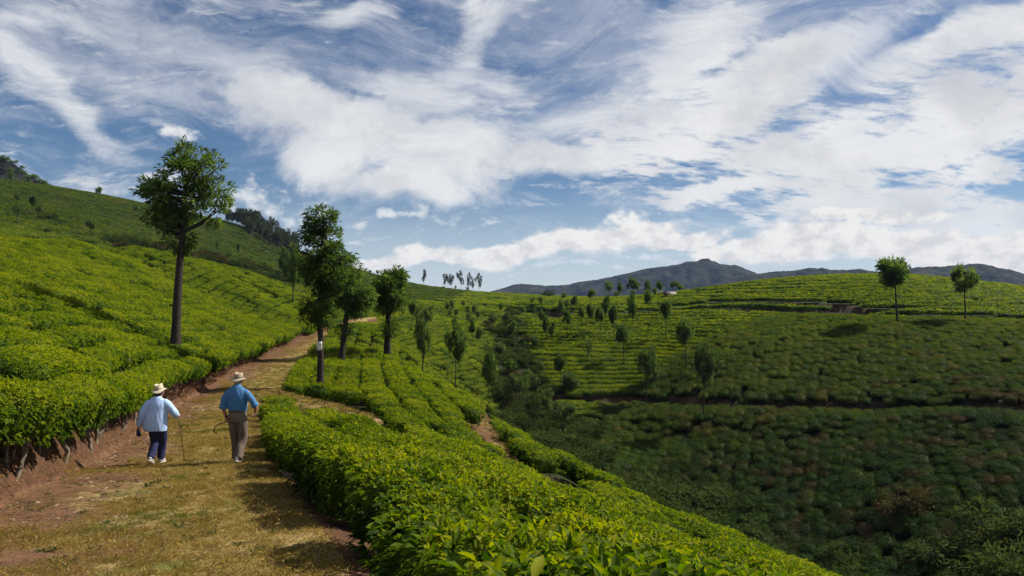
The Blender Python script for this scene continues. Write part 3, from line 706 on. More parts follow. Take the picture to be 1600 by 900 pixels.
def build_tea():
    S = scatter()
    r = np.random.default_rng(5)
    drop = r.uniform(0, 1, len(S)) < np.where(S[:, 6] == 2, 0.035, np.where(S[:, 6] == 0, 0.03, 0.012))
    S = S[~(drop & (S[:, 1] > 14))]
    X, Y, Z, ang, sp, al, code, px = S.T.copy()
    sd0, _z = PATH.query(X, Y); edge_l = (sd0 < 0) & (np.abs(sd0) < 1.9+0.95) & (code == 0)
    e_ = 0.2; q1, _z = PATH.query(X+e_, Y); q2, _z = PATH.query(X, Y+e_); gX, gY = (q1-sd0)/e_, (q2-sd0)/e_
    Zup = ground(X-gX*0.75, Y-gY*0.75); lift = np.where(edge_l, np.clip(Zup-Z+0.05, 0, 0.36), 0.0); Z = Z+lift
    gx, gy = slope_normal(X, Y); g = np.hypot(gx, gy); lim = np.minimum(1, 0.5/np.maximum(g, 1e-6)); gx, gy = gx*lim, gy*lim
    # Euler angles of: local x along the row, local z on the slope normal
    eul = np.zeros((len(S), 3)); scl = np.zeros((len(S), 3))
    flip = r.integers(0, 2, len(S))*math.pi
    for j in range(len(S)):
        zax = Vector((-gx[j]*0.85, -gy[j]*0.85, 1)).normalized(); a = ang[j]+flip[j]+r.normal(0, 0.06)
        xax = Vector((math.cos(a), math.sin(a), 0)); yax = zax.cross(xax).normalized(); xax = yax.cross(zax)
        eul[j] = Matrix((xax, yax, zax)).transposed().to_euler()
    jit = r.uniform(0.94, 1.07, (len(S), 3))
    scl[:, 0] = al*0.5/0.70*np.where(code == 0, 1.34, np.where(code == 1, 1.95, 1.75))*jit[:, 0]; scl[:, 1] = sp*0.5/0.66*np.where(code == 2, 0.97, np.where(code == 0, np.where(sd0 < 0, r.uniform(0.72, 0.92, len(S)), r.uniform(0.78, 0.94, len(S))), 0.77))*jit[:, 1]
    hh = np.where(code == 0, r.uniform(0.97, 1.03, len(S)), np.where(code == 2, 0.95, np.clip(0.75+0.15*sp, 0.9, 1.35)))
    cz = code == 2; big = r.lognormal(0.03, 0.13, len(S)); scl[cz, 0] *= big[cz]*1.05; scl[cz, 1] *= big[cz]*1.05
    scl[:, 2] = hh*jit[:, 2]*np.where(code == 2, r.uniform(0.86, 1.10, len(S)), 1.0)
    rr = np.hypot(X, Y)
    inview = (px > -30) & (px < 1640) & (Y > 2.2)
    py = H0-(Z+0.95)/np.maximum(Y, .1)*F
    inview &= (py < 960)
    sd, _z = PATH.query(X, Y)
    score = np.where(inview & (code == 0), rr, 1e9)
    own = np.argsort(score)[:300]; own = own[score[own] < 1e8]
    isown = np.zeros(len(S), bool); isown[own] = True
    keep_beside = ~isown
    # --- individual bushes
    stem_meshes = make_stems(8)
    labels = {
      'edge_l': ('clipped tea bush on the red earth bank along the left edge of the path', 'tea bushes on the bank left of the path'),
      'in_l': ('clipped yellow-green tea bush within the dense slope left of the path', 'tea bushes on the slope left of the path'),
      'edge_r': ('clipped tea bush lining the right edge of the grassy path', 'tea bushes lining the right edge of the path'),
      'in_r': ('clipped tea bush within the dense field falling away right of the path', 'tea bushes in the field right of the path')}
    lm = [mesh('leaf', *_(leaf_single(np.random.default_rng(40+k)))) for k in range(6)]
    order = own[np.argsort(rr[own])]; cnt = {}
    for n, j in enumerate(order):
        left = sd[j] < 0; edge = abs(sd[j]) < 1.9+1.75
        lab, grp = labels[('edge' if edge else 'in')+('_l' if left else '_r')]
        row = int(max(0, round((abs(sd[j])-1.9-(0.42 if left else 0.72))/1.28))); side = 'left' if left else 'right'
        cnt[side, row] = cnt.get((side, row), 0)+1
        if row == 0 and cnt[side, row] <= 12: lab = ('tea bush on the red bank, %s along the left edge of the path' if left else 'tea bush at the right edge of the grassy path, %s along that edge') % NTH[cnt[side, row]-1]
        elif row > 0: lab = 'clipped tea bush in the %s row from the path on its %s side' % (NTH[row], side)
        o = root('tea_bush', (X[j], Y[j], Z[j]-0.03), lab, 'tea bush', grp, tuple(eul[j]), tuple(scl[j]))
        lod = 'a%d' % r.integers(0, 5) if rr[j] < 19 else 'b%d' % r.integers(0, 4)
        el_ = edge_l[j]; obj('foliage', TEA[lod], o, (0, 0, -0.06 if el_ else 0), (0, 0, 0), (1, 1, 1.06 if el_ else 1))
        Rinv = Euler(tuple(eul[j])).to_matrix().inverted()
        if edge and Y[j] < 34:
            for q in range(int(r.integers(3, 6)) if left else 2):
                ss = r.uniform(0.45, 0.9)*(1.7 if r.uniform() < 0.12 else 1.0)
                so = obj('stem', stem_meshes[r.integers(0, 8)], o, (r.uniform(-0.5, 0.5), r.uniform(-0.40, 0.40), -0.10-lift[j]), tuple((Rinv @ Euler((r.uniform(-0.3, 0.3), r.uniform(-0.3, 0.3), r.uniform(0, 6.28))).to_matrix()).to_euler()), (ss, ss, 1.0+lift[j]/0.5))
        if not left and rr[j] < 6.6 and n < 16:
            for q in range(22):
                a = r.uniform(0, 6.28); q2 = math.sqrt(r.uniform(0, 1))*0.97
                xx, yy = math.cos(a)*q2*0.68, math.sin(a)*q2*0.64
                s = r.uniform(0.85, 1.35)
                obj('leaf', lm[r.integers(0, 6)], o, (xx, yy, 0.95*(1-0.06*q2**2-0.16*q2**8)-0.005), (r.uniform(-0.5, 0.5), -r.uniform(0.1, 1.0), r.uniform(0, 6.28)), (s, s, s))
    # --- the rest: one mass
    R = np.where(keep_beside)[0]
    vid = np.zeros(len(R), int); names = sorted(TEA); idx = {k: i for i, k in enumerate(names)}
    for q, j in enumerate(R):
        y = rr[j]
        if code[j] == 2: k = 'e%d' % r.integers(0, 4)
        elif y < 15: k = 'a%d' % r.integers(0, 5)
        elif y < 42: k = 'b%d' % r.integers(0, 4)
        elif y < 120: k = 'c%d' % r.integers(0, 4)
        else: k = 'd%d' % r.integers(0, 3)
        vid[q] = idx[k]
    tint = np.where(code == 2, np.interp(Y, [70, 82, 95, 115], [0.95, 0.84, 0.64, 0.46])+0.07*r.uniform(-1, 1, len(S)), 0.0)  # cloud shade over the valley side is put into darker, browner leaves
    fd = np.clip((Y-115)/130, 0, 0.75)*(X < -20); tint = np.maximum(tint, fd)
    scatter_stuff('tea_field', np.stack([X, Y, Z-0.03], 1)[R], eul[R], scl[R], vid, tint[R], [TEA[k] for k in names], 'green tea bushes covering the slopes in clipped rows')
    print('TEA total', len(S), 'own', len(own), 'by code', [(c, int((code == c).sum())) for c in (0, 1, 2)])
def leaf_single(r):
    V, T, lv = leaves(np.zeros((1, 3)), np.array([[1.0, 0, 0.0]]), np.array([0.10]), np.array([0.042]), np.array([r.uniform(0.5, 1.0)]), r, droop=0.3)
    return V, T, lv
def tube(path, rad, sides=6):
    P = np.array(path, float); n = len(P); V = []; 
    T = np.gradient(P, axis=0); T /= np.linalg.norm(T, axis=1)[:, None]+1e-9
    for i in range(n):
        a = np.cross(T[i], [0.31, 0.87, 0.38]); a /= np.linalg.norm(a); b = np.cross(T[i], a)
        th = np.arange(sides)/sides*2*np.pi
        V.append(P[i]+rad[i]*(np.cos(th)[:, None]*a+np.sin(th)[:, None]*b))
    V = np.concatenate(V); Fq = []
    for i in range(n-1):
        for k in range(sides): Fq.append((i*sides+k, i*sides+(k+1) % sides, (i+1)*sides+(k+1) % sides, (i+1)*sides+k))
    Q = np.array(Fq); T3 = np.concatenate([Q[:, [0, 1, 2]], Q[:, [0, 2, 3]]])
    cap = np.array([[(n-1)*sides, (n-1)*sides+k, (n-1)*sides+k+1] for k in range(1, sides-1)])
    return V, np.concatenate([T3, cap]), np.zeros(len(V))
def make_stems(n):
    out = []
    for k in range(n):
        r = np.random.default_rng(700+k); parts = []
        base = np.array([0, 0, -0.12]); lean = r.normal(0, 0.14, 2); fork = np.array([lean[0], lean[1], r.uniform(0.22, 0.34)])
        mid = (base+fork)/2+np.append(r.normal(0, 0.085, 2), 0)
        rb = r.uniform(0.045, 0.075)
        parts.append(tube([base, mid, fork], [rb*1.35, rb, rb*0.85], 7))
        for q in range(r.integers(3, 5)):
            a = r.uniform(0, 6.28); tip = fork+np.array([math.cos(a)*r.uniform(0.12, 0.38), math.sin(a)*r.uniform(0.12, 0.38), r.uniform(0.28, 0.42)])
            m = (fork+tip)/2+r.normal(0, 0.045, 3)
            parts.append(tube([fork-[0, 0, 0.02], m, tip], [rb*0.6, rb*0.42, rb*0.25], 5))
        V, T, lv = join(parts)
        V = V+r.normal(0, 0.005, V.shape)
        out.append(mesh('stem', V, T, M['teabark'], None, True))
    return out
def scatter_stuff(name, P, eul, scl, vid, tint, meshes, label):
    coll = bpy.data.collections.new(name+'_kinds')
    for i, me in enumerate(meshes):
        coll.objects.link(bpy.data.objects.new('%s_kind_%02d' % (name, i), me))
    pm = bpy.data.meshes.new(name); pm.vertices.add(len(P)); pm.vertices.foreach_set('co', P.astype(np.float32).ravel())
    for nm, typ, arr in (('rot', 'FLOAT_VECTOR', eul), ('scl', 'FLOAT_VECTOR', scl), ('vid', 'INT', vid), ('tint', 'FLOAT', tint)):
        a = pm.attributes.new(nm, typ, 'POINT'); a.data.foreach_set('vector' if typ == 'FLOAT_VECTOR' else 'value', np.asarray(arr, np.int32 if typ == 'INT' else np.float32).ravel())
    o = obj(name, pm); tag(o, label, kind='stuff')
    ng = bpy.data.node_groups.new(name, 'GeometryNodeTree')
    ng.interface.new_socket('Geometry', in_out='INPUT', socket_type='NodeSocketGeometry'); ng.interface.new_socket('Geometry', in_out='OUTPUT', socket_type='NodeSocketGeometry')
    gi = ng.nodes.new('NodeGroupInput'); go = ng.nodes.new('NodeGroupOutput')
    ip = ng.nodes.new('GeometryNodeInstanceOnPoints'); ci = ng.nodes.new('GeometryNodeCollectionInfo')
    ci.inputs['Collection'].default_value = coll; ci.inputs['Separate Children'].default_value = True; ci.inputs['Reset Children'].default_value = True
    def na(n_, t_):
        nd = ng.nodes.new('GeometryNodeInputNamedAttribute'); nd.data_type = t_; nd.inputs['Name'].default_value = n_
        return [s for s in nd.outputs if s.enabled and s.name == 'Attribute'][0]
    e2r = ng.nodes.new('FunctionNodeEulerToRotation')
    L = ng.links
    L.new(gi.outputs[0], ip.inputs['Points']); L.new(ci.outputs[0], ip.inputs['Instance']); ip.inputs['Pick Instance'].default_value = True
    L.new(na('vid', 'INT'), ip.inputs['Instance Index']); L.new(na('rot', 'FLOAT_VECTOR'), e2r.inputs[0]); L.new(e2r.outputs[0], ip.inputs['Rotation'])
    L.new(na('scl', 'FLOAT_VECTOR'), ip.inputs['Scale'])
    L.new(ip.outputs[0], go.inputs[0])
    md = o.modifiers.new('scatter', 'NODES'); md.node_group = ng
    return o
build_tea()

# ------------------------------------------------------------------ trees
def crown_mesh(name, lobes, r, n_clump, n_spray, L, mat, clump_r=0.16, droop=0.4, fine=True, w=0.20, qmin=0.15):
    """lobes: (x, y, z, rx, ry, rz, weight). Sprays of narrow leaves in clumps spread through the lobes, gaps between."""
    wts = np.array([l[6] for l in lobes], float); wts /= wts.sum()
    P, D, LV, cl = [], [], [], []
    for c in range(n_clump):
        l = lobes[r.choice(len(lobes), p=wts)]
        d = r.normal(0, 1, 3); d /= np.linalg.norm(d); q = r.uniform(qmin, 1.12)**0.6
        ctr = np.array(l[:3])+d*np.array(l[3:6])*q; cl.append(ctr)
        m = max(3, int(n_spray*r.uniform(0.6, 1.4)))
        cr = clump_r*r.uniform(0.7, 1.4)
        o = r.normal(0, 1, (m, 3)); o /= np.linalg.norm(o, axis=1)[:, None]
        p = ctr+o*cr*(r.uniform(0, 1, (m, 1))**0.45)*np.array([1, 1, 0.75])
        dirv = o+d*0.7+np.array([0, 0, 0.25])+r.normal(0, 0.25, (m, 3))
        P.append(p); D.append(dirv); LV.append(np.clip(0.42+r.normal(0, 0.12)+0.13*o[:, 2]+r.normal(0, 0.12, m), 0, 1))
    P = np.concatenate(P); D = np.concatenate(D); LV = np.concatenate(LV); n = len(P)
    V, T, lv = leaves(P, D, L*r.uniform(0.6, 1.35, n), L*w*r.uniform(0.7, 1.3, n)*1.6, LV, r, droop=r.uniform(0.1, droop, (n, 1)), simple_=True)
    return mesh(name, V, T, mat, {'lv': lv}), np.array(cl)
def trunk_mesh(name, base_r, pts, limbs, mat, sides=8, flare=1.35, rough=0.05, seed=0):
    r = np.random.default_rng(seed); parts = []
    P = dense([p for p in pts], max(0.06, np.linalg.norm(np.array(pts[-1])-np.array(pts[0]))/14)); k = len(P)
    t = np.linspace(0, 1, k); rad = base_r*(1-0.62*t)*(1+(flare-1)*np.exp(-t*14))*(1+r.normal(0, rough, k))
    parts.append(tube(P, rad, sides))
    for a, b, ra in limbs:
        a = np.array(a); b = np.array(b); m = (a+b)/2+np.array([0, 0, -0.06*np.linalg.norm(b-a)])+r.normal(0, 0.05*np.linalg.norm(b-a), 3)
        parts.append(tube([a, m, b], [ra, ra*0.7, ra*0.25], 5))
    V, T, _l = join(parts)
    return mesh(name, V, T, mat, None, True)
def make_tree(kind, seed, mat='oak', bark='bark', big=False):
    """a tree one unit tall; crown width about one unit before scaling"""
    r = np.random.default_rng(seed)
    h0 = {'round': 0.52, 'tall': 0.42, 'lolly': 0.60, 'sparse': 0.45, 'bushy': 0.15, 'gum': 0.45, 'dot': 0.50}[kind]
    zc = (1+h0)/2; rz = (1-h0)/2
    lobes = []
    if kind in ('round', 'lolly', 'dot', 'bushy'):
        lobes.append((0, 0, zc, 0.36, 0.36, rz*0.80, 2.0))
        for k in range(5):
            a = r.uniform(0, 6.28); q_ = r.uniform(0.14, 0.36); s_ = r.uniform(0.14, 0.26); lobes.append((q_*math.cos(a), q_*math.sin(a), zc+r.uniform(-0.65, 0.75)*rz, s_, s_, rz*s_*1.7, r.uniform(0.5, 1.2)))
    elif kind == 'tall':
        for k in range(6):
            t = k/5; wd = (0.30+0.16*math.sin(math.pi*(0.15+0.8*(1-t))))*(1 if t < 0.75 else 0.6)
            lobes.append((r.normal(0, 0.05), r.normal(0, 0.05), h0+0.08+t*(0.88-h0), wd, wd, rz*0.30, wd))
    elif kind == 'sparse':
        for k in range(6): lobes.append((r.normal(0, 0.16), r.normal(0, 0.16), r.uniform(h0+0.1, 0.95), 0.18, 0.18, 0.08, 1))
    elif kind == 'gum':
        for k in range(6):
            t = k/5; lobes.append((r.normal(0, 0.2), r.normal(0, 0.2), h0+0.05+t*(0.9-h0), 0.24, 0.24, 0.075, 1))
    n_cl, n_sp, L = {'round': (60, 60, 0.064), 'tall': (64, 60, 0.060), 'lolly': (54, 60, 0.064), 'sparse': (26, 22, 0.075), 'bushy': (70, 26, 0.10), 'gum': (44, 26, 0.075), 'dot': (34, 18, 0.11)}[kind]
    cr = {'sparse': 0.10, 'gum': 0.08}.get(kind, 0.095)
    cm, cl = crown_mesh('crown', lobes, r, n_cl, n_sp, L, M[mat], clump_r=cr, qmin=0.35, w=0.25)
    wob = r.normal(0, 0.012, (4, 2))
    top = 0.86 if kind in ('tall', 'gum', 'sparse') else zc+0.1*rz
    pts = [(0, 0, -0.03), (wob[0, 0], wob[0, 1], h0*0.5), (wob[1, 0], wob[1, 1], h0), (wob[2, 0]*2, wob[2, 1]*2, top)]
    limbs = []
    for c in cl[r.choice(len(cl), min(len(cl), 9), replace=False)]:
        z = h0*0.9+(top-h0)*r.uniform(0.0, 0.7); z = min(z, c[2]-0.02) if c[2] > h0 else h0*0.8
        limbs.append(((wob[1, 0], wob[1, 1], z), c, 0.010))
    tm = trunk_mesh('trunk', {'gum': 0.018, 'sparse': 0.020, 'bushy': 0.04}.get(kind, 0.034), pts, limbs, M[bark], 7, seed=seed)
    return tm, cm
KIND = {}
for _k, _n, _mt in (('round', 6, 'oak'), ('tall', 4, 'oak'), ('lolly', 6, 'oak'), ('sparse', 2, 'oak_pale'), ('bushy', 3, 'oak_pale'), ('gum', 4, 'gum'), ('dot', 3, 'oak')):
    for _i in range(_n): KIND[_k, _i] = make_tree(_k, 900+sum(map(ord, _k))*3+_i, _mt, 'gumbark' if _k == 'gum' else 'bark')
for _i in range(3): KIND['pale', _i] = make_tree('round', 2000+_i, 'oak_pale')

def put_tree(name, px, base, top, cw, kind, label, group, Y=None, rs=None, cat='tree', lift=TEA_H):
    r = np.random.default_rng(int(px*7+base*3))
    if Y is None: x, y, z = hit(px, base, lift*0.8)
    else: x, y = ray(px, Y), Y; z = float(ground(np.array([x]), np.array([y]))[0])
    H = (H0-top)/F*y - z
    W = cw/F*y*1.1
    n = len([1 for k in KIND if k[0] == kind])
    tm, cm = KIND[kind, int(r.integers(0, n))]
    rt = root(name, (x, y, z), label, cat, group, (r.normal(0, 0.035), r.normal(0, 0.035), r.uniform(0, 6.28)))
    wd = W*0.98
    obj('trunk', tm, rt, scale=(max(wd, 0.5*H*0.8)*0.9 if kind != 'gum' else H*0.6, max(wd, 0.5*H*0.8)*0.9 if kind != 'gum' else H*0.6, H))
    obj('crown', cm, rt, scale=(wd, wd, H))
    return rt

# four big trees by the path, each of its own shape. Lobes in photograph pixels round the foot of the trunk.
def big_tree(px, base, Y, lobes, trunk_px, base_r, label, seed, n_clump, n_spray, L, limbs_n=16, lean=None, extra=None, w=0.17, clump=0.30):
    r = np.random.default_rng(seed); s = Y/F
    x, y = ray(px, Y), Y; z = float(ground(np.array([x]), np.array([y]))[0])
    zt = (H0-base)/F*Y - z              # height of the visible foot above the ground
    Lb = []
    for (a, b, ra, rb, wt) in lobes:
        Lb.append(((a-px)*s, r.normal(0, 0.25*ra*s), (base-b)*s+zt, ra*s, ra*s*0.95, rb*s, wt))
    cm, cl = crown_mesh('crown', Lb, r, n_clump, n_spray, L, M['oak'], clump_r=clump, droop=0.55, w=w)
    P = [((a-px)*s, 0.0, (base-b)*s+zt) for a, b in trunk_px]; P[0] = (P[0][0], 0, -0.15)
    limbs = []
    Pz = np.array([p[2] for p in P]); Px = np.array([p[0] for p in P])
    for c in cl[r.choice(len(cl), min(len(cl), limbs_n), replace=False)]:
        za = max(P[-1][2]*0.45, min(c[2]-0.35*np.hypot(c[0], c[1])-0.3, P[-1][2])); limbs.append(((np.interp(za, Pz, Px), 0, za), c, base_r*0.32))
    tm = trunk_mesh('trunk', base_r, P, limbs, M['bark'], 10, 1.4, 0.06, seed)
    rt = root('shade_tree', (x, y, z), label, 'tree', 'big shade trees beside the path')
    obj('trunk', tm, rt); obj('crown', cm, rt)
    return rt, P, s, zt
t1, P1, s1, z1 = big_tree(273, 535, 40, [(285, 300, 48, 50, 3.0), (245, 300, 34, 22, 1.2), (228, 285, 28, 14, 0.8), (325, 270, 28, 36, 1.2), (290, 262, 34, 30, 1.2), (340, 300, 28, 22, 1.0), (325, 335, 38, 18, 0.9), (262, 342, 36, 20, 1.1), (278, 375, 20, 22, 0.6), (332, 238, 6, 10, 0.15), (286, 234, 6, 8, 0.12), (252, 330, 30, 20, 0.9)],
    [(273, 535), (277, 470), (282, 400), (288, 340), (290, 285)], 0.25, 'tall open-crowned tree standing alone in the tea slope left of the path', 31, 215, 40, 0.25, 48, clump=0.27, w=0.11)
t2, P2, s2, z2 = big_tree(500, 596, 40, [(503, 345, 22, 26, 1.0), (505, 378, 34, 28, 1.6), (520, 400, 34, 22, 1.1), (495, 405, 30, 30, 1.4), (508, 430, 38, 28, 1.5), (528, 440, 26, 22, 0.8), (502, 462, 22, 20, 0.8), (482, 492, 16, 22, 0.7), (510, 492, 18, 20, 0.8), (486, 350, 14, 18, 0.4)],
    [(500, 596), (501, 540), (499, 480), (503, 400), (506, 340)], 0.18, 'tall dense tree with a white-banded trunk at the right edge of the path', 32, 225, 44, 0.23, 30, clump=0.24, w=0.11)
t3, P3, s3, z3 = big_tree(531, 557, 55, [(548, 430, 22, 22, 1.0), (545, 462, 32, 22, 1.6), (552, 480, 28, 14, 0.9), (530, 450, 22, 24, 0.9), (566, 456, 16, 16, 0.6), (541, 513, 11, 12, 0.35)],
    [(531, 557), (538, 520), (543, 480), (548, 440), (550, 420)], 0.24, 'leaning dark tree just behind the banded tree', 33, 150, 60, 0.26, 12, clump=0.36, w=0.13)
t4, P4, s4, z4 = big_tree(606, 558, 58, [(609, 450, 24, 22, 1.4), (615, 470, 24, 18, 1.1), (600, 465, 20, 22, 0.9), (618, 435, 14, 12, 0.6), (598, 438, 10, 10, 0.3), (612, 516, 9, 11, 0.3)],
    [(606, 558), (607, 510), (608, 480), (610, 450), (612, 432)], 0.21, 'twin-stemmed tree with a rounded crown on the brow right of the path', 34, 120, 60, 0.26, 12, clump=0.36, w=0.13)
# second stem of the twin tree, white band on the trunk, knot on the lone tree
V, T, _l = tube([(-0.22, 0.1, -0.1), (-0.24, 0.1, 0.9), (-0.16, 0.05, 2.2), (-0.02, 0, P4[-2][2]*0.8)], [0.14, 0.11, 0.10, 0.06], 8)
obj('trunk', mesh('trunk', V, T, M['bark'], None, True), t4)
zb = lambda py: (596-py)*s2+z2
_th = np.linspace(math.radians(150), math.radians(305), 12); _V, _T = [], []
for _r, _i in ((0.0, 0), (0.012, 1)):
    for _p in (547, 542.5, 538, 533.5):
        for _a in _th: _V.append((0.032+(0.176+_r)*math.cos(_a), (0.176+_r)*math.sin(_a), zb(_p)+0.012*math.sin(_a*9)))
for _k in range(3):
    for _q in range(11):
        _b = _k*12+_q; _T += [(48+_b, 48+_b+1, 48+_b+13, 48+_b+12), (_b, _b+12, _b+13, _b+1)]
for _q in range(11): _T += [(_q, _q+1, 48+_q+1, 48+_q), (36+_q+1, 36+_q, 84+_q, 84+_q+1)]
for _k in range(3): _T += [(_k*12, 48+_k*12, 60+_k*12, 12+_k*12), (11+_k*12, 23+_k*12, 71+_k*12, 59+_k*12)]
obj('painted_band', mesh('painted_band', np.array(_V), np.array(_T), M['whitepaint'], None, True), t2)

# --- the stands on the slopes: (column, foot, top, crown width, kind[, distance])
NTH = ['first', 'second', 'third', 'fourth', 'fifth', 'sixth', 'seventh', 'eighth', 'ninth', 'tenth', 'eleventh', 'twelfth', 'thirteenth', 'fourteenth', 'fifteenth', 'sixteenth', 'seventeenth', 'eighteenth', 'nineteenth', 'twentieth']
LOOK = {'round': 'round-crowned shade tree', 'tall': 'tall narrow shade tree', 'lolly': 'ball-crowned shade tree', 'sparse': 'thin wispy shade tree', 'bushy': 'low bushy tree', 'gum': 'slender eucalyptus tree', 'dot': 'small shade tree', 'pale': 'pale leafy shade tree'}
def stand(name, where, group, rows):
    rows = sorted(rows, key=lambda q: q[0])
    for i, q in enumerate(rows):
        lab = '%s %s, %s from left' % (LOOK[q[4]], where, NTH[i]) if len(rows) > 1 else '%s %s' % (LOOK[q[4]], where)
        put_tree(name, q[0], q[1], q[2], q[3], q[4], lab, group, q[5] if len(q) > 5 else None)
stand('shade_tree', 'along the dark mid-slope track', 'trees along the mid-slope track', [
    (845, 511, 485, 13, 'round'), (886, 521, 485, 14, 'round'), (908, 512, 478, 12, 'lolly'), (922, 519, 476, 15, 'lolly'), (938, 522, 480, 16, 'lolly'), (960, 536, 479, 17, 'lolly'), (989, 512, 458, 15, 'tall'), (1040, 530, 471, 20, 'lolly')])
stand('shade_tree', 'in the stand above the dark track', 'trees above the mid-slope track', [
    (818, 493, 478, 10, 'dot'), (832, 487, 463, 9, 'dot'), (845, 482, 464, 9, 'dot'), (874, 506, 470, 12, 'round'), (887, 484, 468, 14, 'dot'), (897, 487, 462, 11, 'round'), (881, 470, 457, 10, 'dot'), (926, 475, 452, 14, 'round'), (946, 504, 462, 13, 'tall')])
stand('shade_tree', 'on the crest left of the small hut', 'trees on the crest beside the hut', [
    (952, 466, 440, 15, 'round'), (963, 466, 455, 8, 'dot'), (968, 464, 441, 9, 'tall'), (989, 463, 435, 19, 'round'), (1013, 468, 439, 11, 'round'), (1014, 494, 452, 14, 'lolly'), (1024, 466, 450, 10, 'dot'), (1031, 467, 440, 10, 'lolly')])
stand('shade_tree', 'just right of the small hut on the crest', 'trees right of the hut', [(1050, 461, 440, 9, 'lolly', 240), (1060, 463, 442, 12, 'round', 236), (1090, 461, 447, 10, 'dot')])
stand('shade_tree', 'on the lit tea rows below the dark track', 'trees on the lit tea rows', [
    (855, 536, 493, 11, 'round'), (863, 535, 504, 12, 'round'), (975, 571, 510, 26, 'lolly'), (916, 580, 521, 12, 'sparse')])
stand('shade_tree', 'beside the edge of the shaded hillside', 'trees at the edge of the shaded hillside', [
    (1010, 628, 539, 36, 'pale', 96), (1071, 577, 499, 30, 'round'), (1100, 650, 538, 42, 'pale')])
stand('shade_tree', 'just above the red bank', 'trees at the foot of the lit rows', [
    (876, 604, 553, 22, 'round'), (891, 612, 574, 28, 'bushy')])
stand('shade_tree', 'on the skyline brow of the right hill', 'trees on the brow of the right hill', [(1403, 503, 404, 62, 'lolly'), (1508, 500, 419, 46, 'lolly')])
stand('shade_tree', 'beyond the brow of the near ridge', 'trees beyond the near ridge', [
    (644, 515, 470, 13, 'lolly'), (652, 512, 475, 10, 'dot'), (661, 583, 494, 24, 'tall', 80), (666, 522, 479, 20, 'round'), (710, 611, 516, 30, 'round', 86), (762, 636, 555, 26, 'tall', 90), (812, 650, 582, 36, 'pale', 92)])
stand('shade_tree', 'scattered on the terraces left of the valley scrub', 'trees on the terraces left of the valley', [
    (698, 490, 471, 9, 'dot'), (707, 492, 470, 9, 'dot'), (704, 497, 481, 9, 'dot'), (712, 498, 481, 9, 'dot'), (709, 518, 497, 10, 'dot'), (731, 491, 478, 9, 'dot'), (741, 494, 477, 11, 'dot'), (732, 506, 489, 10, 'dot'), (746, 500, 486, 11, 'dot'),
    (739, 509, 496, 14, 'dot'), (739, 531, 504, 13, 'round'), (751, 538, 513, 12, 'round'), (720, 535, 515, 13, 'dot'), (724, 482, 470, 8, 'dot')])
stand('shade_tree', 'behind the left tea slope beside the leaning tree', 'trees at the end of the left tea slope', [(445, 446, 391, 20, 'tall'), (457, 474, 388, 27, 'tall'), (467, 446, 400, 18, 'tall')])
stand('shade_tree', 'dotted over the far left hillside', 'trees on the far left hillside', [
    (27, 318, 302, 10, 'dot'), (26, 350, 318, 9, 'dot'), (51, 339, 306, 11, 'lolly'), (60, 339, 318, 10, 'dot'), (142, 373, 344, 15, 'lolly'), (211, 335, 319, 9, 'dot'), (340, 393, 376, 9, 'dot'), (371, 402, 380, 10, 'dot'), (18, 292, 268, 9, 'dot')])
stand('shade_tree', 'alone on the bare skyline of the far left hill', 'tree on the left skyline', [(155, 312, 293, 10, 'lolly')])
stand('eucalyptus_tree', 'on the distant skyline ridge in the middle', 'eucalyptus trees on the middle skyline', [
    (662, 447, 423, 8, 'gum', 392), (695, 453, 430, 9, 'gum', 410), (700, 453, 429, 8, 'gum', 414), (705, 453, 430, 9, 'gum', 411), (721, 453, 425, 11, 'gum', 412), (733, 453, 428, 9, 'gum', 413), (739, 453, 436, 7, 'gum', 416), (748, 454, 429, 11, 'gum', 412), (712, 453, 446, 4, 'dot', 414), (693, 453, 447, 5, 'dot', 412), (730, 454, 448, 5, 'dot', 412)])
stand('shade_tree', 'tiny on the far skyline behind the leaning tree', 'tiny trees on the far skyline', [(578, 433, 422, 6, 'dot', 372), (590, 433, 421, 6, 'dot', 376), (632, 443, 426, 12, 'dot', 385), (625, 443, 430, 9, 'dot', 386)])
stand('tree', 'standing in the valley scrub', 'trees in the valley scrub', [
    (770, 508, 490, 14, 'bushy'), (783, 490, 474, 11, 'dot'), (792, 505, 488, 14, 'bushy'), (800, 522, 503, 15, 'round'), (812, 547, 526, 18, 'bushy'), (780, 552, 530, 20, 'bushy'), (766, 574, 549, 20, 'bushy'), (798, 590, 562, 22, 'round'), (826, 604, 580, 22, 'bushy'),
    (842, 578, 560, 16, 'bushy'), (836, 541, 524, 13, 'bushy'), (815, 510, 494, 11, 'dot'), (880, 660, 628, 30, 'bushy'), (850, 640, 610, 26, 'bushy')])
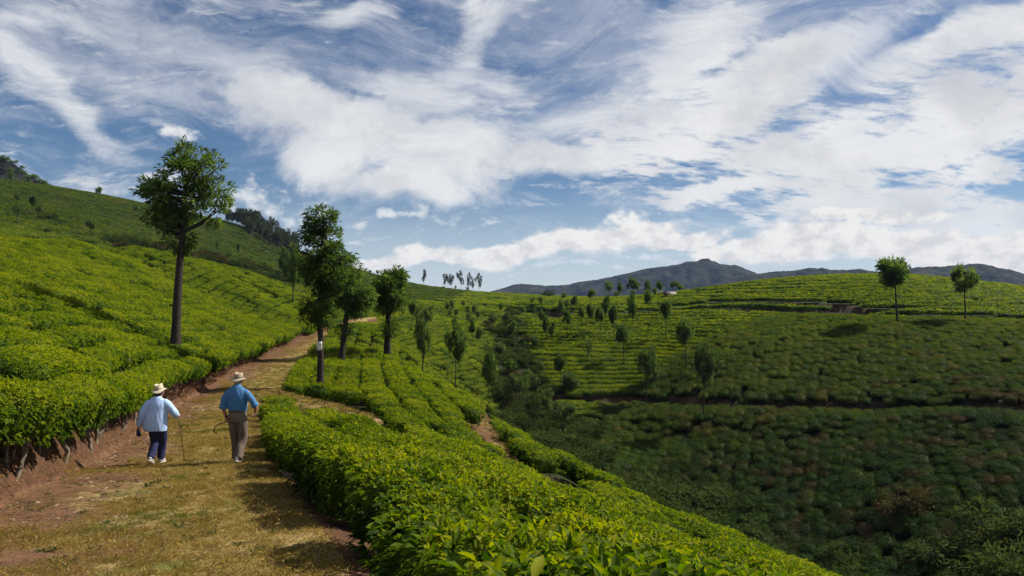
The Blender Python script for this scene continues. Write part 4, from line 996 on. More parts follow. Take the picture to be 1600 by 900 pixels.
def grove():
    r = np.random.default_rng(61)
    for k in range(110):
        px = 356+108*r.uniform(0, 1); low = k >= 52
        Y = r.uniform(305, 335) if low else r.uniform(335, 352)
        if low and px < 385: px = r.uniform(390, 464)
        x = ray(px, Y); z = float(ground(np.array([x]), np.array([Y]))[0])
        base = H0-z/Y*F; topl = np.interp(px, [350, 375, 400, 430, 455, 470], [330, 326, 332, 346, 362, 374])
        Hpx = r.uniform(20, 30) if low else max(20, base-topl)*r.uniform(0.75, 1.05)
        put_tree('eucalyptus_tree', px, base, base-Hpx, r.uniform(10, 15), 'gum', 'slender dark eucalyptus in the grove on the far left ridge', 'eucalyptus grove on the far left ridge', Y)
    for k in range(34):          # scrubby woodland on the rocky hill
        px = r.uniform(-10, 82); Y = r.uniform(500, 522)
        top = np.interp(px, [-10, 8, 22, 35, 46, 58, 75, 90], [243, 247, 253, 261, 270, 279, 291, 300])+(r.uniform(0, 30) if k % 2 else 0)
        zt = (H0-top)/F*Y; H = r.uniform(3, 6)
        tm, cm = KIND['dot', int(r.integers(0, 3))]
        rt = root('tree', (ray(px, Y), Y-6 if k % 2 else Y, zt-H*0.75), 'small dark tree in the woodland on the rocky far left hill', 'tree', 'woodland on the rocky hill', (0, 0, r.uniform(0, 6)))
        obj('trunk', tm, rt, scale=(4, 4, H)); obj('crown', cm, rt, scale=(r.uniform(3.5, 6), 5, H))
grove()

# ------------------------------------------------------------------ scrub on the valley floor and along the gullies
SHRUB = []
for _i in range(6):
    r_ = np.random.default_rng(1500+_i)
    lob = [(r_.normal(0, 0.25), r_.normal(0, 0.25), r_.uniform(0.25, 0.7), 0.32, 0.32, 0.26, 1) for q in range(7)]
    cm_, cl_ = crown_mesh('foliage', lob, r_, 70, 22, 0.11, M['scrub' if _i < 4 else 'dryscrub'], clump_r=0.13)
    st_ = trunk_mesh('stem', 0.03, [(0, 0, -0.05), (0.01, 0, 0.15), (0, 0.02, 0.35), (0, 0, 0.55)], [((0, 0, 0.2), c, 0.015) for c in cl_[:6]], M['bark'], 6, seed=_i)
    SHRUB.append((st_, cm_))
def put_shrub(x, y, h, w, k, label, group):
    z = float(ground(np.array([x]), np.array([y]))[0]); r = np.random.default_rng(int(abs(x*31+y*17)*10))
    rt = root('shrub', (x, y, z-0.05), label, 'shrub', group, (0, 0, r.uniform(0, 6.28)))
    obj('stem', SHRUB[k][0], rt, scale=(w, w, h)); obj('foliage', SHRUB[k][1], rt, scale=(w, w, h))
def scrub():
    r = np.random.default_rng(71); placed = []
    _vp = 1/np.clip(_vd[:, 1], 45, 400)**1.3; _vp /= _vp.sum(); tries = 0
    while len(placed) < 215 and tries < 12000:
        tries += 1
        i = r.choice(len(_vd), p=_vp); x, y = _vd[i]+r.normal(0, 0.75, 2)*np.maximum(_vhalf[i], 1.5)
        if y < 46 or y > 215 or x/y > 0.75: continue
        if valley_d(np.array([x]), np.array([y]))[0] > 0.6: continue
        w = r.uniform(1.6, 4.2)*(1.0 if y < 105 else 0.62); z = float(ground(np.array([x]), np.array([y]))[0])
        if hidden(np.array([x]), np.array([y]), np.array([z+1.2]), 0.004)[0]: continue
        if any((x-a)**2+(y-b)**2 < (0.36*(w+c))**2 for a, b, c in placed): continue
        placed.append((x, y, w)); px = x/y*F+800
        seg = ('valley scrub between the near ridge and the shaded hillside' if px > 870 else 'valley scrub below the lit rows' if y < 120 else 'gully scrub running up the valley')
        put_shrub(x, y, w*r.uniform(0.5, 1.0), w, int(r.choice(6, p=[.24, .24, .23, .23, .03, .03])), 'dull green shrub in the tangled '+seg, 'shrubs in the '+seg)
    print('shrubs', len(placed))
    for px, py, wpx, hpx, k, lab in [(1440, 800, 62, 46, 4, 'large brownish bush on the shaded hillside above the valley scrub'), (1590, 860, 90, 75, 1, 'tall dark bush at the foot of the shaded hillside'), (1490, 880, 90, 56, 2, 'broad grey-green bush at the foot of the shaded hillside'),
            (1125, 800, 70, 46, 0, 'rounded green bush rising behind the near ridge'), (1050, 775, 60, 34, 3, 'low rounded bush rising behind the near ridge'), (1320, 890, 60, 40, 1, 'dark bush behind the end of the near ridge'),
            (66, 366, 18, 15, 3, 'round dark bush on the crest of the left tea slope'), (78, 347, 17, 18, 0, 'round bush on the far left hillside beside the track'), (98, 354, 14, 15, 1, 'small round bush on the far left hillside'),
            (178, 384, 22, 22, 2, 'dark bush by the track on the far left hillside'), (204, 386, 26, 25, 0, 'broad dark bush by the track on the far left hillside'), (222, 390, 20, 20, 1, 'dull bush behind the lone open-crowned tree'), (242, 394, 26, 20, 4, 'brownish bush behind the lone open-crowned tree'),
            (857, 465, 15, 13, 0, 'dark bush on the far crest at the head of the valley'), (797, 562, 16, 14, 1, 'round bush among the valley scrub')]:
        x, y, z = hit(px, py, 0.3, y0=20 if py < 700 else 42); put_shrub(x, y, hpx/F*y*1.05, wpx/F*y*1.1, k, lab, None)
    # tangled bushes along the hollow below the far left hill
    for k in range(46):
        px = r.uniform(165, 480); Y = np.interp(px, [165, 250, 400, 480], [172, 180, 196, 205])+r.uniform(-8, 14)
        x = ray(px, Y); z = float(ground(np.array([x]), np.array([Y]))[0])
        if hidden(np.array([x]), np.array([Y]), np.array([z+1.5]), 0.004)[0]: continue
        put_shrub(x, Y, r.uniform(1.8, 3.4), r.uniform(2.5, 4.5), int(r.integers(0, 6)), 'dull bush in the overgrown hollow below the far left hillside', 'bushes in the hollow below the left hill')
scrub()

# ------------------------------------------------------------------ people
def loft(path, rx, ry=None, xaxis=(1, 0, 0), n=14):
    P = np.array(path, float); k = len(P); ry = rx if ry is None else ry
    T = np.gradient(P, axis=0); T /= np.linalg.norm(T, axis=1)[:, None]+1e-9
    th = np.arange(n)/n*2*np.pi; V = []
    for i in range(k):
        a = np.array(xaxis, float)-T[i]*np.dot(xaxis, T[i]); a /= np.linalg.norm(a)+1e-9; b = np.cross(T[i], a)
        V.append(P[i]+rx[i]*np.cos(th)[:, None]*a+ry[i]*np.sin(th)[:, None]*b)
    V = np.concatenate(V+[P[:1], P[-1:]]); F_ = []
    for i in range(k-1):
        for j in range(n): a, b = i*n+j, i*n+(j+1) % n; F_ += [(a, b, b+n), (a, b+n, a+n)]
    for j in range(n): F_ += [(k*n, (j+1) % n, j), (k*n+1, (k-1)*n+j, (k-1)*n+(j+1) % n)]
    return V, np.array(F_), np.zeros(len(V))
def ball(c, r, sub=2):
    V, T = ico(sub); return V*np.array(r)+np.array(c), T, np.zeros(len(V))
def curve_loft(keys, rad, n=14, steps=6, xaxis=(1, 0, 0)):
    """smooth limb through a few keys; rad rows are (rx, ry)"""
    K = np.array(keys, float); R = np.array([(q, q) if np.isscalar(q) else q for q in rad], float)
    t = np.linspace(0, len(K)-1, (len(K)-1)*steps+1); A = np.column_stack([K, R]); A = np.vstack([2*A[0]-A[1], A, 2*A[-1]-A[-2]]); out = []
    for q in t:
        i = min(int(q), len(K)-2); f = q-i; p0, p1, p2, p3 = A[i], A[i+1], A[i+2], A[i+3]
        out.append(0.5*(2*p1+(p2-p0)*f+(2*p0-5*p1+4*p2-p3)*f*f+(3*p1-p0-3*p2+p3)*f**3))
    out = np.array(out); return loft(out[:, :3], np.maximum(out[:, 3], 1e-3), np.maximum(out[:, 4], 1e-3), xaxis, n)
def fuse(name, parts, voxel, mat, smooth=4, wrinkle=0.0, seed=0, ws=9.0):
    V, T, _l = join(parts)
    tmp = bpy.data.objects.new('tmp', mesh('tmp', V, T)); COL.objects.link(tmp)
    md = tmp.modifiers.new('r', 'REMESH'); md.mode = 'VOXEL'; md.voxel_size = voxel; md.use_smooth_shade = True
    ms = tmp.modifiers.new('s', 'SMOOTH'); ms.iterations = smooth; ms.factor = 0.5
    me = bpy.data.meshes.new_from_object(tmp.evaluated_get(bpy.context.evaluated_depsgraph_get()))
    bpy.data.objects.remove(tmp); me.name = name; me.materials.clear(); me.materials.append(mat)
    if wrinkle:
        n = len(me.vertices); co = np.empty(n*3, np.float32); no = np.empty(n*3, np.float32)
        me.vertices.foreach_get('co', co); me.vertices.foreach_get('normal', no); co = co.reshape(-1, 3); no = no.reshape(-1, 3)
        w_ = fbm(co[:, 0]*1.5+co[:, 1]*0.9+co[:, 2]*0.35, co[:, 2]*0.45+0.3*co[:, 0], ws, seed)+0.45*fbm(co[:, 0]*1.2-co[:, 2]*0.8, co[:, 2]*0.6-co[:, 1], ws*1.9, seed+1)
        me.vertices.foreach_set('co', (co+no*(w_*wrinkle)[:, None].astype(np.float32)).ravel()); me.update()
    me.polygons.foreach_set('use_smooth', np.ones(len(me.polygons), bool)); return me
def hand(wrist, direction, palm_n, curl, thumb_side, s=1.0):
    """palm and five separate fingers; palm_n is the way the palm faces"""
    w = np.array(wrist, float); d = np.array(direction, float); d /= np.linalg.norm(d)
    pn = np.array(palm_n, float); pn -= d*np.dot(pn, d); pn /= np.linalg.norm(pn); sd = np.cross(d, pn)*thumb_side
    parts = [loft([w-d*0.02*s, w+d*0.02*s, w+d*0.05*s, w+d*0.085*s, w+d*0.095*s], [0.024*s, 0.032*s, 0.040*s, 0.040*s, 0.03*s], [0.018*s, 0.016*s, 0.016*s, 0.014*s, 0.010*s], tuple(sd))]
    for k, (off, L) in enumerate(((0.029, 0.072), (0.010, 0.080), (-0.010, 0.074), (-0.028, 0.058))):
        p = w+d*0.085*s+sd*off*s; a = 0.25+curl*0.5; pts = [p]
        for seg in (0.45, 0.32, 0.23):
            dd = d*math.cos(a)+pn*math.sin(a); p = p+dd*L*seg*s; pts.append(p); a += curl*(0.75+0.06*k)
        parts.append(loft(pts, [0.0098*s, 0.0092*s, 0.0085*s, 0.0065*s], None, tuple(sd), 8))
    p = w+d*0.028*s+sd*0.030*s; pts = [p]; dd = d*0.6+sd*0.75+pn*0.35; dd /= np.linalg.norm(dd); p = p+dd*0.034*s; pts.append(p)
    dd = d*0.75+sd*0.2+pn*(0.3+0.5*curl); dd /= np.linalg.norm(dd); p = p+dd*0.03*s; pts.append(p); pts.append(p+dd*0.018*s)
    parts.append(loft(pts, [0.0135*s, 0.0115*s, 0.0105*s, 0.007*s], None, tuple(pn), 8)); return parts
def head_parts(c, r=(0.076, 0.096, 0.118)):
    x, y, z = c
    return [ball(c, r, 3), ball((x, y+0.035, z-0.055), (0.056, 0.062, 0.060)), loft([(x, y+0.088, z+0.02), (x, y+0.108, z-0.02), (x, y+0.094, z-0.035)], [0.008, 0.016, 0.014], None, (1, 0, 0), 8),
            ball((x-r[0]-0.003, y-0.005, z-0.012), (0.011, 0.020, 0.032)), ball((x+r[0]+0.003, y-0.005, z-0.012), (0.011, 0.020, 0.032)),
            loft([(x-0.035, y+0.088, z+0.03), (x, y+0.097, z+0.032), (x+0.035, y+0.088, z+0.03)], [0.006, 0.009, 0.006], None, (0, 0, 1), 8)]
def shoe_parts(toe, heel, w=0.048):
    """from heel to toe, lying along its own sole"""
    t = np.array(toe, float); h = np.array(heel, float); d = t-h; L = np.linalg.norm(d); d /= L; side = np.cross(d, [0, 0, 1.0]); 
    if np.linalg.norm(side) < 0.2: side = np.array([1.0, 0, 0])
    side /= np.linalg.norm(side); up = np.cross(side, d)
    q = lambda f, u: tuple(h+d*L*f+up*u)
    up_ = loft([q(-0.02, 0.045), q(0.08, 0.055), q(0.3, 0.055), q(0.6, 0.045), q(0.85, 0.036), q(1.0, 0.03)], [0.022, w*0.8, w*0.85, w*1.02, w*0.9, 0.03], [0.03, 0.05, 0.052, 0.04, 0.030, 0.018], tuple(side), 12)
    so = loft([q(-0.03, 0.008), q(0.05, 0.008), q(0.35, 0.009), q(0.65, 0.008), q(0.9, 0.010), q(1.03, 0.014)], [0.025, w*0.92, w*0.85, w*1.08, w*0.92, 0.03], [0.010, 0.013, 0.012, 0.012, 0.011, 0.008], tuple(side), 12)
    return up_, so
def hat_meshes(c, crown_r, crown_h, brim, tilt, mat, band_mat, seed):
    r = np.random.default_rng(seed); n = 40; th = np.arange(n)/n*2*np.pi
    prof = [(crown_r*0.10, crown_h*0.90), (crown_r*0.55, crown_h*0.93), (crown_r*0.80, crown_h*1.0), (crown_r*0.90, crown_h*0.94), (crown_r*0.95, crown_h*0.6), (crown_r*1.0, crown_h*0.2), (crown_r*1.03, 0.01), (crown_r+brim*0.35, -0.004), (crown_r+brim*0.7, -0.012), (crown_r+brim, -0.022),
            (crown_r+brim*1.0, -0.027), (crown_r+brim*0.6, -0.016), (crown_r*0.99, -0.004), (crown_r*0.92, crown_h*0.2), (crown_r*0.86, crown_h*0.8), (crown_r*0.1, crown_h*0.84)]
    V, F_ = [], []
    for a, z in prof:
        f = max(0, (a-crown_r)/brim)
        wv = f*(0.020*np.cos(2*th)+0.008*np.cos(3*th+seed)); dent = -0.022*np.exp(-((np.cos(th)*a/crown_r)**2)*8)*(z > crown_h*0.86)
        V.append(np.stack([a*0.92*np.cos(th), a*1.08*np.sin(th), z+wv+dent+0*th], 1))
    k = len(prof)
    for i in range(k-1):
        for j in range(n): F_.append((i*n+j, (i+1)*n+j, (i+1)*n+(j+1) % n, i*n+(j+1) % n))
    V = np.concatenate(V); R = np.array(Euler(tilt).to_matrix()); V = V@R.T+np.array(c)
    hat = mesh('hat', V, np.array(F_), mat, None, True)
    bp = [(crown_r*1.015, crown_h*0.06), (crown_r*1.03, crown_h*0.1), (crown_r*1.01, crown_h*0.32), (crown_r*0.985, crown_h*0.34)]
    Vb = np.concatenate([np.stack([a*0.925*np.cos(th), a*1.085*np.sin(th), z+0*th], 1) for a, z in bp])@R.T+np.array(c)
    Fb = [(i*n+j, (i+1)*n+j, (i+1)*n+(j+1) % n, i*n+(j+1) % n) for i in range(3) for j in range(n)]
    return hat, mesh('hat_band', Vb, np.array(Fb), band_mat, None, True)
def cloth(name, col, rough=0.85, var=0.10): return simple(name, col, rough, var, 22, 0.12)
M['skin'] = simple('skin', (0.42, 0.22, 0.15), 0.55, 0.12, 14); M['tanskin'] = simple('tanned_skin', (0.36, 0.17, 0.11), 0.55, 0.12, 14)
M['paleblue'] = cloth('pale_blue_cotton', (0.36, 0.50, 0.78)); M['navy'] = cloth('navy_cloth', (0.018, 0.022, 0.075)); M['blue'] = cloth('mid_blue_denim', (0.050, 0.150, 0.315))
M['taupe'] = cloth('taupe_cloth', (0.125, 0.092, 0.075)); M['straw'] = cloth('beige_canvas', (0.50, 0.43, 0.32)); M['khaki'] = cloth('khaki_canvas', (0.33, 0.27, 0.19))
M['band'] = cloth('dark_band', (0.12, 0.10, 0.08)); M['hairdark'] = simple('dark_hair', (0.03, 0.022, 0.018), 0.6, 0.4, 60, 0.4); M['hairgrey'] = simple('grey_hair', (0.20, 0.18, 0.16), 0.6, 0.4, 60, 0.4)
M['shoe'] = cloth('grey_shoe', (0.34, 0.33, 0.33)); M['sole'] = cloth('white_sole', (0.66, 0.65, 0.62)); M['black'] = simple('black_lacquer', (0.012, 0.011, 0.011), 0.4, 0.2, 10); M['belt'] = simple('leather_belt', (0.06, 0.03, 0.018), 0.5, 0.2, 20)
M['eye'] = simple('eye_white', (0.7, 0.68, 0.64), 0.2, 0.02, 5); M['lip'] = simple('lip', (0.36, 0.13, 0.11), 0.5, 0.1, 20); M['handle'] = simple('pale_handle', (0.55, 0.54, 0.52), 0.4, 0.1, 20)
def face(rt, c):
    x, y, z = c
    for s in (-1, 1): obj('eye', mesh('eye', *ball((x+s*0.030, y+0.083, z+0.008), (0.012, 0.008, 0.008))[:2], M['eye'], None, True), rt)
    obj('mouth', mesh('mouth', *loft([(x-0.024, y+0.083, z-0.064), (x, y+0.096, z-0.062), (x+0.024, y+0.083, z-0.064)], [0.003, 0.006, 0.003], None, (0, 0, 1), 8)[:2], M['lip'], None, True), rt)
def ground_at(x, y): return float(ground(np.array([x]), np.array([y]))[0])

def woman():
    x, y, z = hit(246, 727, 0.0); rz = math.radians(3)
    skin = []
    hc = (0.015, 0.05, 1.475)
    skin += head_parts(hc)
    skin.append(curve_loft([(-0.02, 0.0, 0.80), (-0.015, 0.0, 0.95), (0, 0.0, 1.12), (0.0, 0.0, 1.26), (0.005, 0.0, 1.345), (0.01, 0.015, 1.385), (0.014, 0.03, 1.43)], [(0.15, 0.12), (0.165, 0.125), (0.15, 0.115), (0.16, 0.11), (0.11, 0.085), (0.055, 0.055), (0.05, 0.052)]))
    LS, LE, LW = (-0.175, 0.0, 1.285), (-0.275, -0.03, 1.04), (-0.375, 0.02, 0.80)
    RS, RE, RW = (0.185, 0.0, 1.285), (0.315, 0.03, 1.06), (0.305, 0.24, 0.985)
    skin.append(curve_loft([LS, LE, LW], [0.050, 0.044, 0.028])); skin.append(curve_loft([RS, RE, RW], [0.050, 0.044, 0.028], xaxis=(0.3, 0, 1)))
    skin += hand(LW, (-0.12, 0.05, -1), (0.9, 0.3, 0), 0.8, 1.0, 0.95)
    skin += hand(RW, (0.0, 0.9, -0.25), (-0.2, -0.2, -1), 1.25, -1.0, 0.95)
    # left leg trails, heel lifted; right leg forward
    LH, LK, LA = (-0.075, 0.0, 0.80), (-0.075, 0.07, 0.47), (-0.085, -0.13, 0.155)
    RH, RK, RA = (0.065, 0.02, 0.80), (0.02, 0.22, 0.47), (-0.025, 0.26, 0.11)
    skin.append(curve_loft([LH, LK, LA], [0.095, 0.062, 0.040])); skin.append(curve_loft([RH, RK, RA], [0.095, 0.062, 0.040]))
    skin.append(loft([LA, (-0.085, -0.08, 0.06), (-0.085, -0.01, 0.03)], [0.036, 0.036, 0.03])); skin.append(loft([RA, (-0.025, 0.30, 0.05), (-0.025, 0.40, 0.035)], [0.036, 0.036, 0.03]))
    body = obj('person', fuse('person', skin, 0.0065, M['skin'], 3)); body.location = (x, y, z); body.rotation_euler = (0, 0, rz)
    tag(body, 'woman walking away in pale blue shirt, navy trousers and beige hat', 'person', 'walkers on the path')
    shirt = [curve_loft([(-0.045, -0.01, 0.70), (-0.04, -0.01, 0.80), (-0.02, -0.01, 0.95), (0, -0.005, 1.10), (0.0, 0.0, 1.24), (0.005, 0.0, 1.335), (0.01, 0.01, 1.375), (0.012, 0.02, 1.395)],
                        [(0.225, 0.17), (0.232, 0.18), (0.225, 0.172), (0.205, 0.155), (0.20, 0.14), (0.145, 0.105), (0.075, 0.075), (0.062, 0.066)], 20),
             curve_loft([(-0.12, 0, 1.275), (-0.195, -0.01, 1.20), (-0.28, -0.03, 1.04), (-0.34, 0.0, 0.88), (-0.378, 0.015, 0.80)], [0.080, 0.082, 0.074, 0.068, 0.064]),
             curve_loft([(0.12, 0, 1.275), (0.205, 0.0, 1.205), (0.322, 0.03, 1.06), (0.325, 0.12, 1.00), (0.308, 0.20, 0.985)], [0.080, 0.082, 0.074, 0.064, 0.054], xaxis=(0.2, 0, 1))]
    obj('shirt', fuse('shirt', shirt, 0.011, M['paleblue'], 2, 0.012, 3, 9), body)
    tr = [curve_loft([(-0.03, 0, 0.92), (-0.025, 0, 0.84), (-0.015, 0.01, 0.74)], [(0.17, 0.14), (0.195, 0.155), (0.185, 0.15)], 18),
          curve_loft([(-0.085, 0.0, 0.80), (-0.08, 0.03, 0.66), (-0.078, 0.065, 0.47), (-0.084, -0.03, 0.30), (-0.087, -0.12, 0.165)], [(0.118, 0.125), (0.105, 0.115), (0.085, 0.09), (0.078, 0.082), (0.074, 0.078)]),
          curve_loft([(0.065, 0.01, 0.80), (0.05, 0.10, 0.66), (0.022, 0.22, 0.47), (-0.012, 0.25, 0.28), (-0.025, 0.255, 0.09)], [(0.115, 0.125), (0.105, 0.115), (0.085, 0.09), (0.078, 0.082), (0.074, 0.08)])]
    obj('trousers', fuse('trousers', tr, 0.010, M['navy'], 2, 0.009, 8, 9), body)
    for toe, heel in (((-0.087, -0.02, 0.012), (-0.085, -0.215, 0.125)), ((-0.025, 0.44, 0.0), (-0.025, 0.19, 0.0))):
        u, so = shoe_parts(toe, heel, 0.047)
        s = obj('shoe', mesh('shoe', u[0], u[1], M['shoe'], None, True), body); obj('sole', mesh('sole', so[0], so[1], M['sole'], None, True), s)
    h, b = hat_meshes((0.015, 0.045, 1.525), 0.095, 0.115, 0.068, (math.radians(6), math.radians(-9), 0.1), M['straw'], M['khaki'], 1)
    ho = obj('hat', h, body); obj('hat_band', b, ho)
    obj('hair', fuse('hair', [ball((0.015, 0.028, 1.485), (0.088, 0.10, 0.10), 3), ball((0.015, -0.02, 1.44), (0.075, 0.06, 0.07), 2)], 0.008, M['hairdark'], 2, 0.004, 5, 40), body)
    face(body, hc)
    # stick
    R = Matrix.Rotation(rz, 3, 'Z'); W = lambda p: np.array(R@Vector(p))+np.array([x, y, z])
    top = W((0.305, 0.325, 0.965)); ft = np.array([top[0]+0.03, top[1]+0.22, 0]); ft[2] = ground_at(ft[0], ft[1])
    st = root('walking_stick', tuple(ft), 'thin black walking stick in the right hand of the woman in pale blue', 'walking stick')
    t = top-ft
    V, T, _l = loft([(0, 0, 0), tuple(t*0.5), tuple(t)], [0.0065, 0.0075, 0.009], None, (1, 0, 0), 8); obj('shaft', mesh('shaft', V, T, M['black'], None, True), st)
    V, T, _l = loft([tuple(t+[0, -0.075, -0.012]), tuple(t+[0, -0.05, 0.008]), tuple(t+[0, 0, 0.012]), tuple(t+[0, 0.05, 0.004])], [0.009, 0.014, 0.015, 0.011], None, (1, 0, 0), 10); obj('handle', mesh('handle', V, T, M['handle'], None, True), st)
    # dark cloth in the left hand
    cw = W((-0.395, 0.03, 0.665))
    cl = obj('folded_cloth', fuse('folded_cloth', [loft([(0.0, 0.0, 0.085), (0.005, 0.0, 0.02), (0.012, 0.0, -0.04), (0.016, 0, -0.085)], [0.02, 0.034, 0.045, 0.035], [0.03, 0.045, 0.05, 0.04], (1, 0, 0), 12)], 0.008, M['navy'], 2, 0.005, 4, 30), None, tuple(cw))
    tag(cl, 'small dark navy bundle in the left hand of the woman', 'cloth')
def man():
    x, y, z = hit(371, 724, 0.0); rz = math.radians(-4)
    hc = (0.0, 0.06, 1.655); skin = head_parts(hc, (0.078, 0.098, 0.120))
    skin.append(curve_loft([(0, 0, 0.95), (0, 0, 1.10), (0, 0, 1.28), (0, 0, 1.42), (0, 0, 1.51), (0, 0.02, 1.555), (0, 0.04, 1.61)], [(0.15, 0.11), (0.145, 0.105), (0.16, 0.11), (0.17, 0.11), (0.12, 0.085), (0.060, 0.062), (0.056, 0.058)]))
    LS, LE, LW = (-0.205, 0.0, 1.44), (-0.275, -0.04, 1.15), (-0.255, 0.06, 0.915)
    RS, RE, RW = (0.205, 0.0, 1.44), (0.375, -0.05, 1.20), (0.335, 0.10, 1.03)
    skin.append(curve_loft([LS, LE, LW], [0.050, 0.045, 0.030])); skin.append(curve_loft([RS, RE, RW], [0.050, 0.045, 0.030]))
    skin += hand(LW, (0.0, 0.12, -1), (0.35, 0.9, 0.1), 1.25, -1.0, 1.05)
    skin += hand(RW, (-0.25, 0.5, -0.8), (-0.9, -0.2, 0.1), 0.9, 1.0, 1.05)
    LH, LK, LA = (-0.095, 0.0, 0.92), (-0.105, 0.13, 0.52), (-0.10, 0.17, 0.10)
    RH, RK, RA = (0.095, 0.0, 0.92), (0.085, 0.06, 0.51), (0.06, -0.14, 0.125)
    skin.append(curve_loft([LH, LK, LA], [0.10, 0.066, 0.042])); skin.append(curve_loft([RH, RK, RA], [0.10, 0.066, 0.042]))
    skin.append(loft([LA, (-0.10, 0.22, 0.05), (-0.10, 0.32, 0.035)], [0.038, 0.038, 0.03])); skin.append(loft([RA, (0.06, -0.08, 0.055), (0.06, 0.01, 0.03)], [0.038, 0.038, 0.03]))
    body = obj('person', fuse('person', skin, 0.0065, M['tanskin'], 3)); body.location = (x, y, z); body.rotation_euler = (0, 0, rz)
    tag(body, 'man walking away in blue shirt with rolled sleeves, brown trousers and khaki hat', 'person', 'walkers on the path')
    shirt = [curve_loft([(0, 0, 1.045), (0, 0, 1.10), (0, -0.005, 1.20), (0, -0.005, 1.34), (0, 0, 1.45), (0, 0.0, 1.52), (0, 0.012, 1.56), (0, 0.025, 1.585)], [(0.178, 0.132), (0.192, 0.145), (0.205, 0.15), (0.222, 0.148), (0.215, 0.128), (0.145, 0.098), (0.080, 0.078), (0.068, 0.070)], 20),
             curve_loft([(-0.145, 0, 1.445), (-0.22, -0.01, 1.365), (-0.268, -0.03, 1.22), (-0.277, -0.03, 1.13)], [0.078, 0.078, 0.068, 0.064]), loft([(-0.276, -0.035, 1.165), (-0.278, -0.03, 1.10)], [0.077, 0.076]),
             curve_loft([(0.145, 0, 1.445), (0.230, -0.015, 1.37), (0.335, -0.045, 1.26), (0.378, -0.045, 1.185)], [0.078, 0.078, 0.068, 0.062]), loft([(0.365, -0.05, 1.215), (0.377, -0.02, 1.165)], [0.076, 0.074])]
    obj('shirt', fuse('shirt', shirt, 0.011, M['blue'], 2, 0.011, 13, 10), body)
    tr = [curve_loft([(0, 0, 1.075), (0, 0, 1.0), (0, 0, 0.92), (0, 0.0, 0.84)], [(0.170, 0.128), (0.188, 0.146), (0.198, 0.155), (0.188, 0.145)], 18),
          curve_loft([(-0.098, 0, 0.90), (-0.103, 0.05, 0.72), (-0.106, 0.125, 0.50), (-0.102, 0.155, 0.28), (-0.10, 0.165, 0.075)], [(0.108, 0.12), (0.098, 0.112), (0.086, 0.092), (0.082, 0.088), (0.082, 0.09)]),
          curve_loft([(0.098, 0, 0.90), (0.098, 0.02, 0.72), (0.086, 0.055, 0.50), (0.074, -0.04, 0.28), (0.062, -0.13, 0.12)], [(0.108, 0.12), (0.100, 0.112), (0.088, 0.094), (0.086, 0.09), (0.088, 0.092)])]
    obj('trousers', fuse('trousers', tr, 0.010, M['taupe'], 2, 0.013, 18, 10), body)
    V, T, _l = loft([(0, 0, 1.045), (0, 0, 1.08)], [0.181, 0.177], [0.138, 0.135], (1, 0, 0), 30); obj('belt', mesh('belt', V, T, M['belt'], None, True), body)
    for toe, heel in (((-0.10, 0.36, 0.0), (-0.10, 0.10, 0.0)), ((0.06, 0.0, 0.010), (0.06, -0.225, 0.075))):
        u, so = shoe_parts(toe, heel, 0.050)
        s = obj('shoe', mesh('shoe', u[0], u[1], M['shoe'], None, True), body); obj('sole', mesh('sole', so[0], so[1], M['sole'], None, True), s)
    h, b = hat_meshes((0.0, 0.055, 1.715), 0.096, 0.118, 0.066, (math.radians(3), math.radians(1), 0), M['khaki'], M['band'], 2)
    ho = obj('hat', h, body); obj('hat_band', b, ho)
    obj('hair', fuse('hair', [ball((0, 0.035, 1.672), (0.086, 0.10, 0.095), 3), ball((0, -0.005, 1.615), (0.070, 0.055, 0.05), 2)], 0.008, M['hairgrey'], 2, 0.004, 6, 40), body)
    V, T, _l = loft([(-0.2555, 0.045, 0.955), (-0.255, 0.055, 0.930)], [0.036, 0.036], None, (1, 0, 0), 16); wt = obj('wristwatch', mesh('wristwatch', V, T, M['black'], None, True), body)
    obj('watch_face', mesh('watch_face', *loft([(-0.285, 0.03, 0.942), (-0.296, 0.025, 0.942)], [0.017, 0.016], None, (0, 0, 1), 14)[:2], M['handle'], None, True), wt)
    face(body, hc)
    R = Matrix.Rotation(rz, 3, 'Z'); W = lambda p: tuple(np.array(R@Vector(p))+np.array([x, y, z]))
    hk = root('hooked_stick', W((-0.25, 0.10, 0.83)), 'dark crook-handled stick carried level in the left hand of the man in blue', 'walking stick', None, (0, 0, rz))
    V, T, _l = curve_loft([(0.03, 0.75, 0.10), (0.01, 0.40, 0.05), (0, 0, 0), (-0.03, -0.13, -0.012)], [0.009, 0.011, 0.011, 0.011], 8); obj('shaft', mesh('shaft', V, T, M['black'], None, True), hk)
    V, T, _l = curve_loft([(-0.03, -0.13, -0.012), (-0.08, -0.22, -0.025), (-0.135, -0.27, -0.075), (-0.165, -0.27, -0.15), (-0.15, -0.24, -0.205), (-0.115, -0.22, -0.21)], [0.011, 0.012, 0.012, 0.012, 0.012, 0.011], 10); obj('crook', mesh('crook', V, T, M['black'], None, True), hk)
woman(); man()

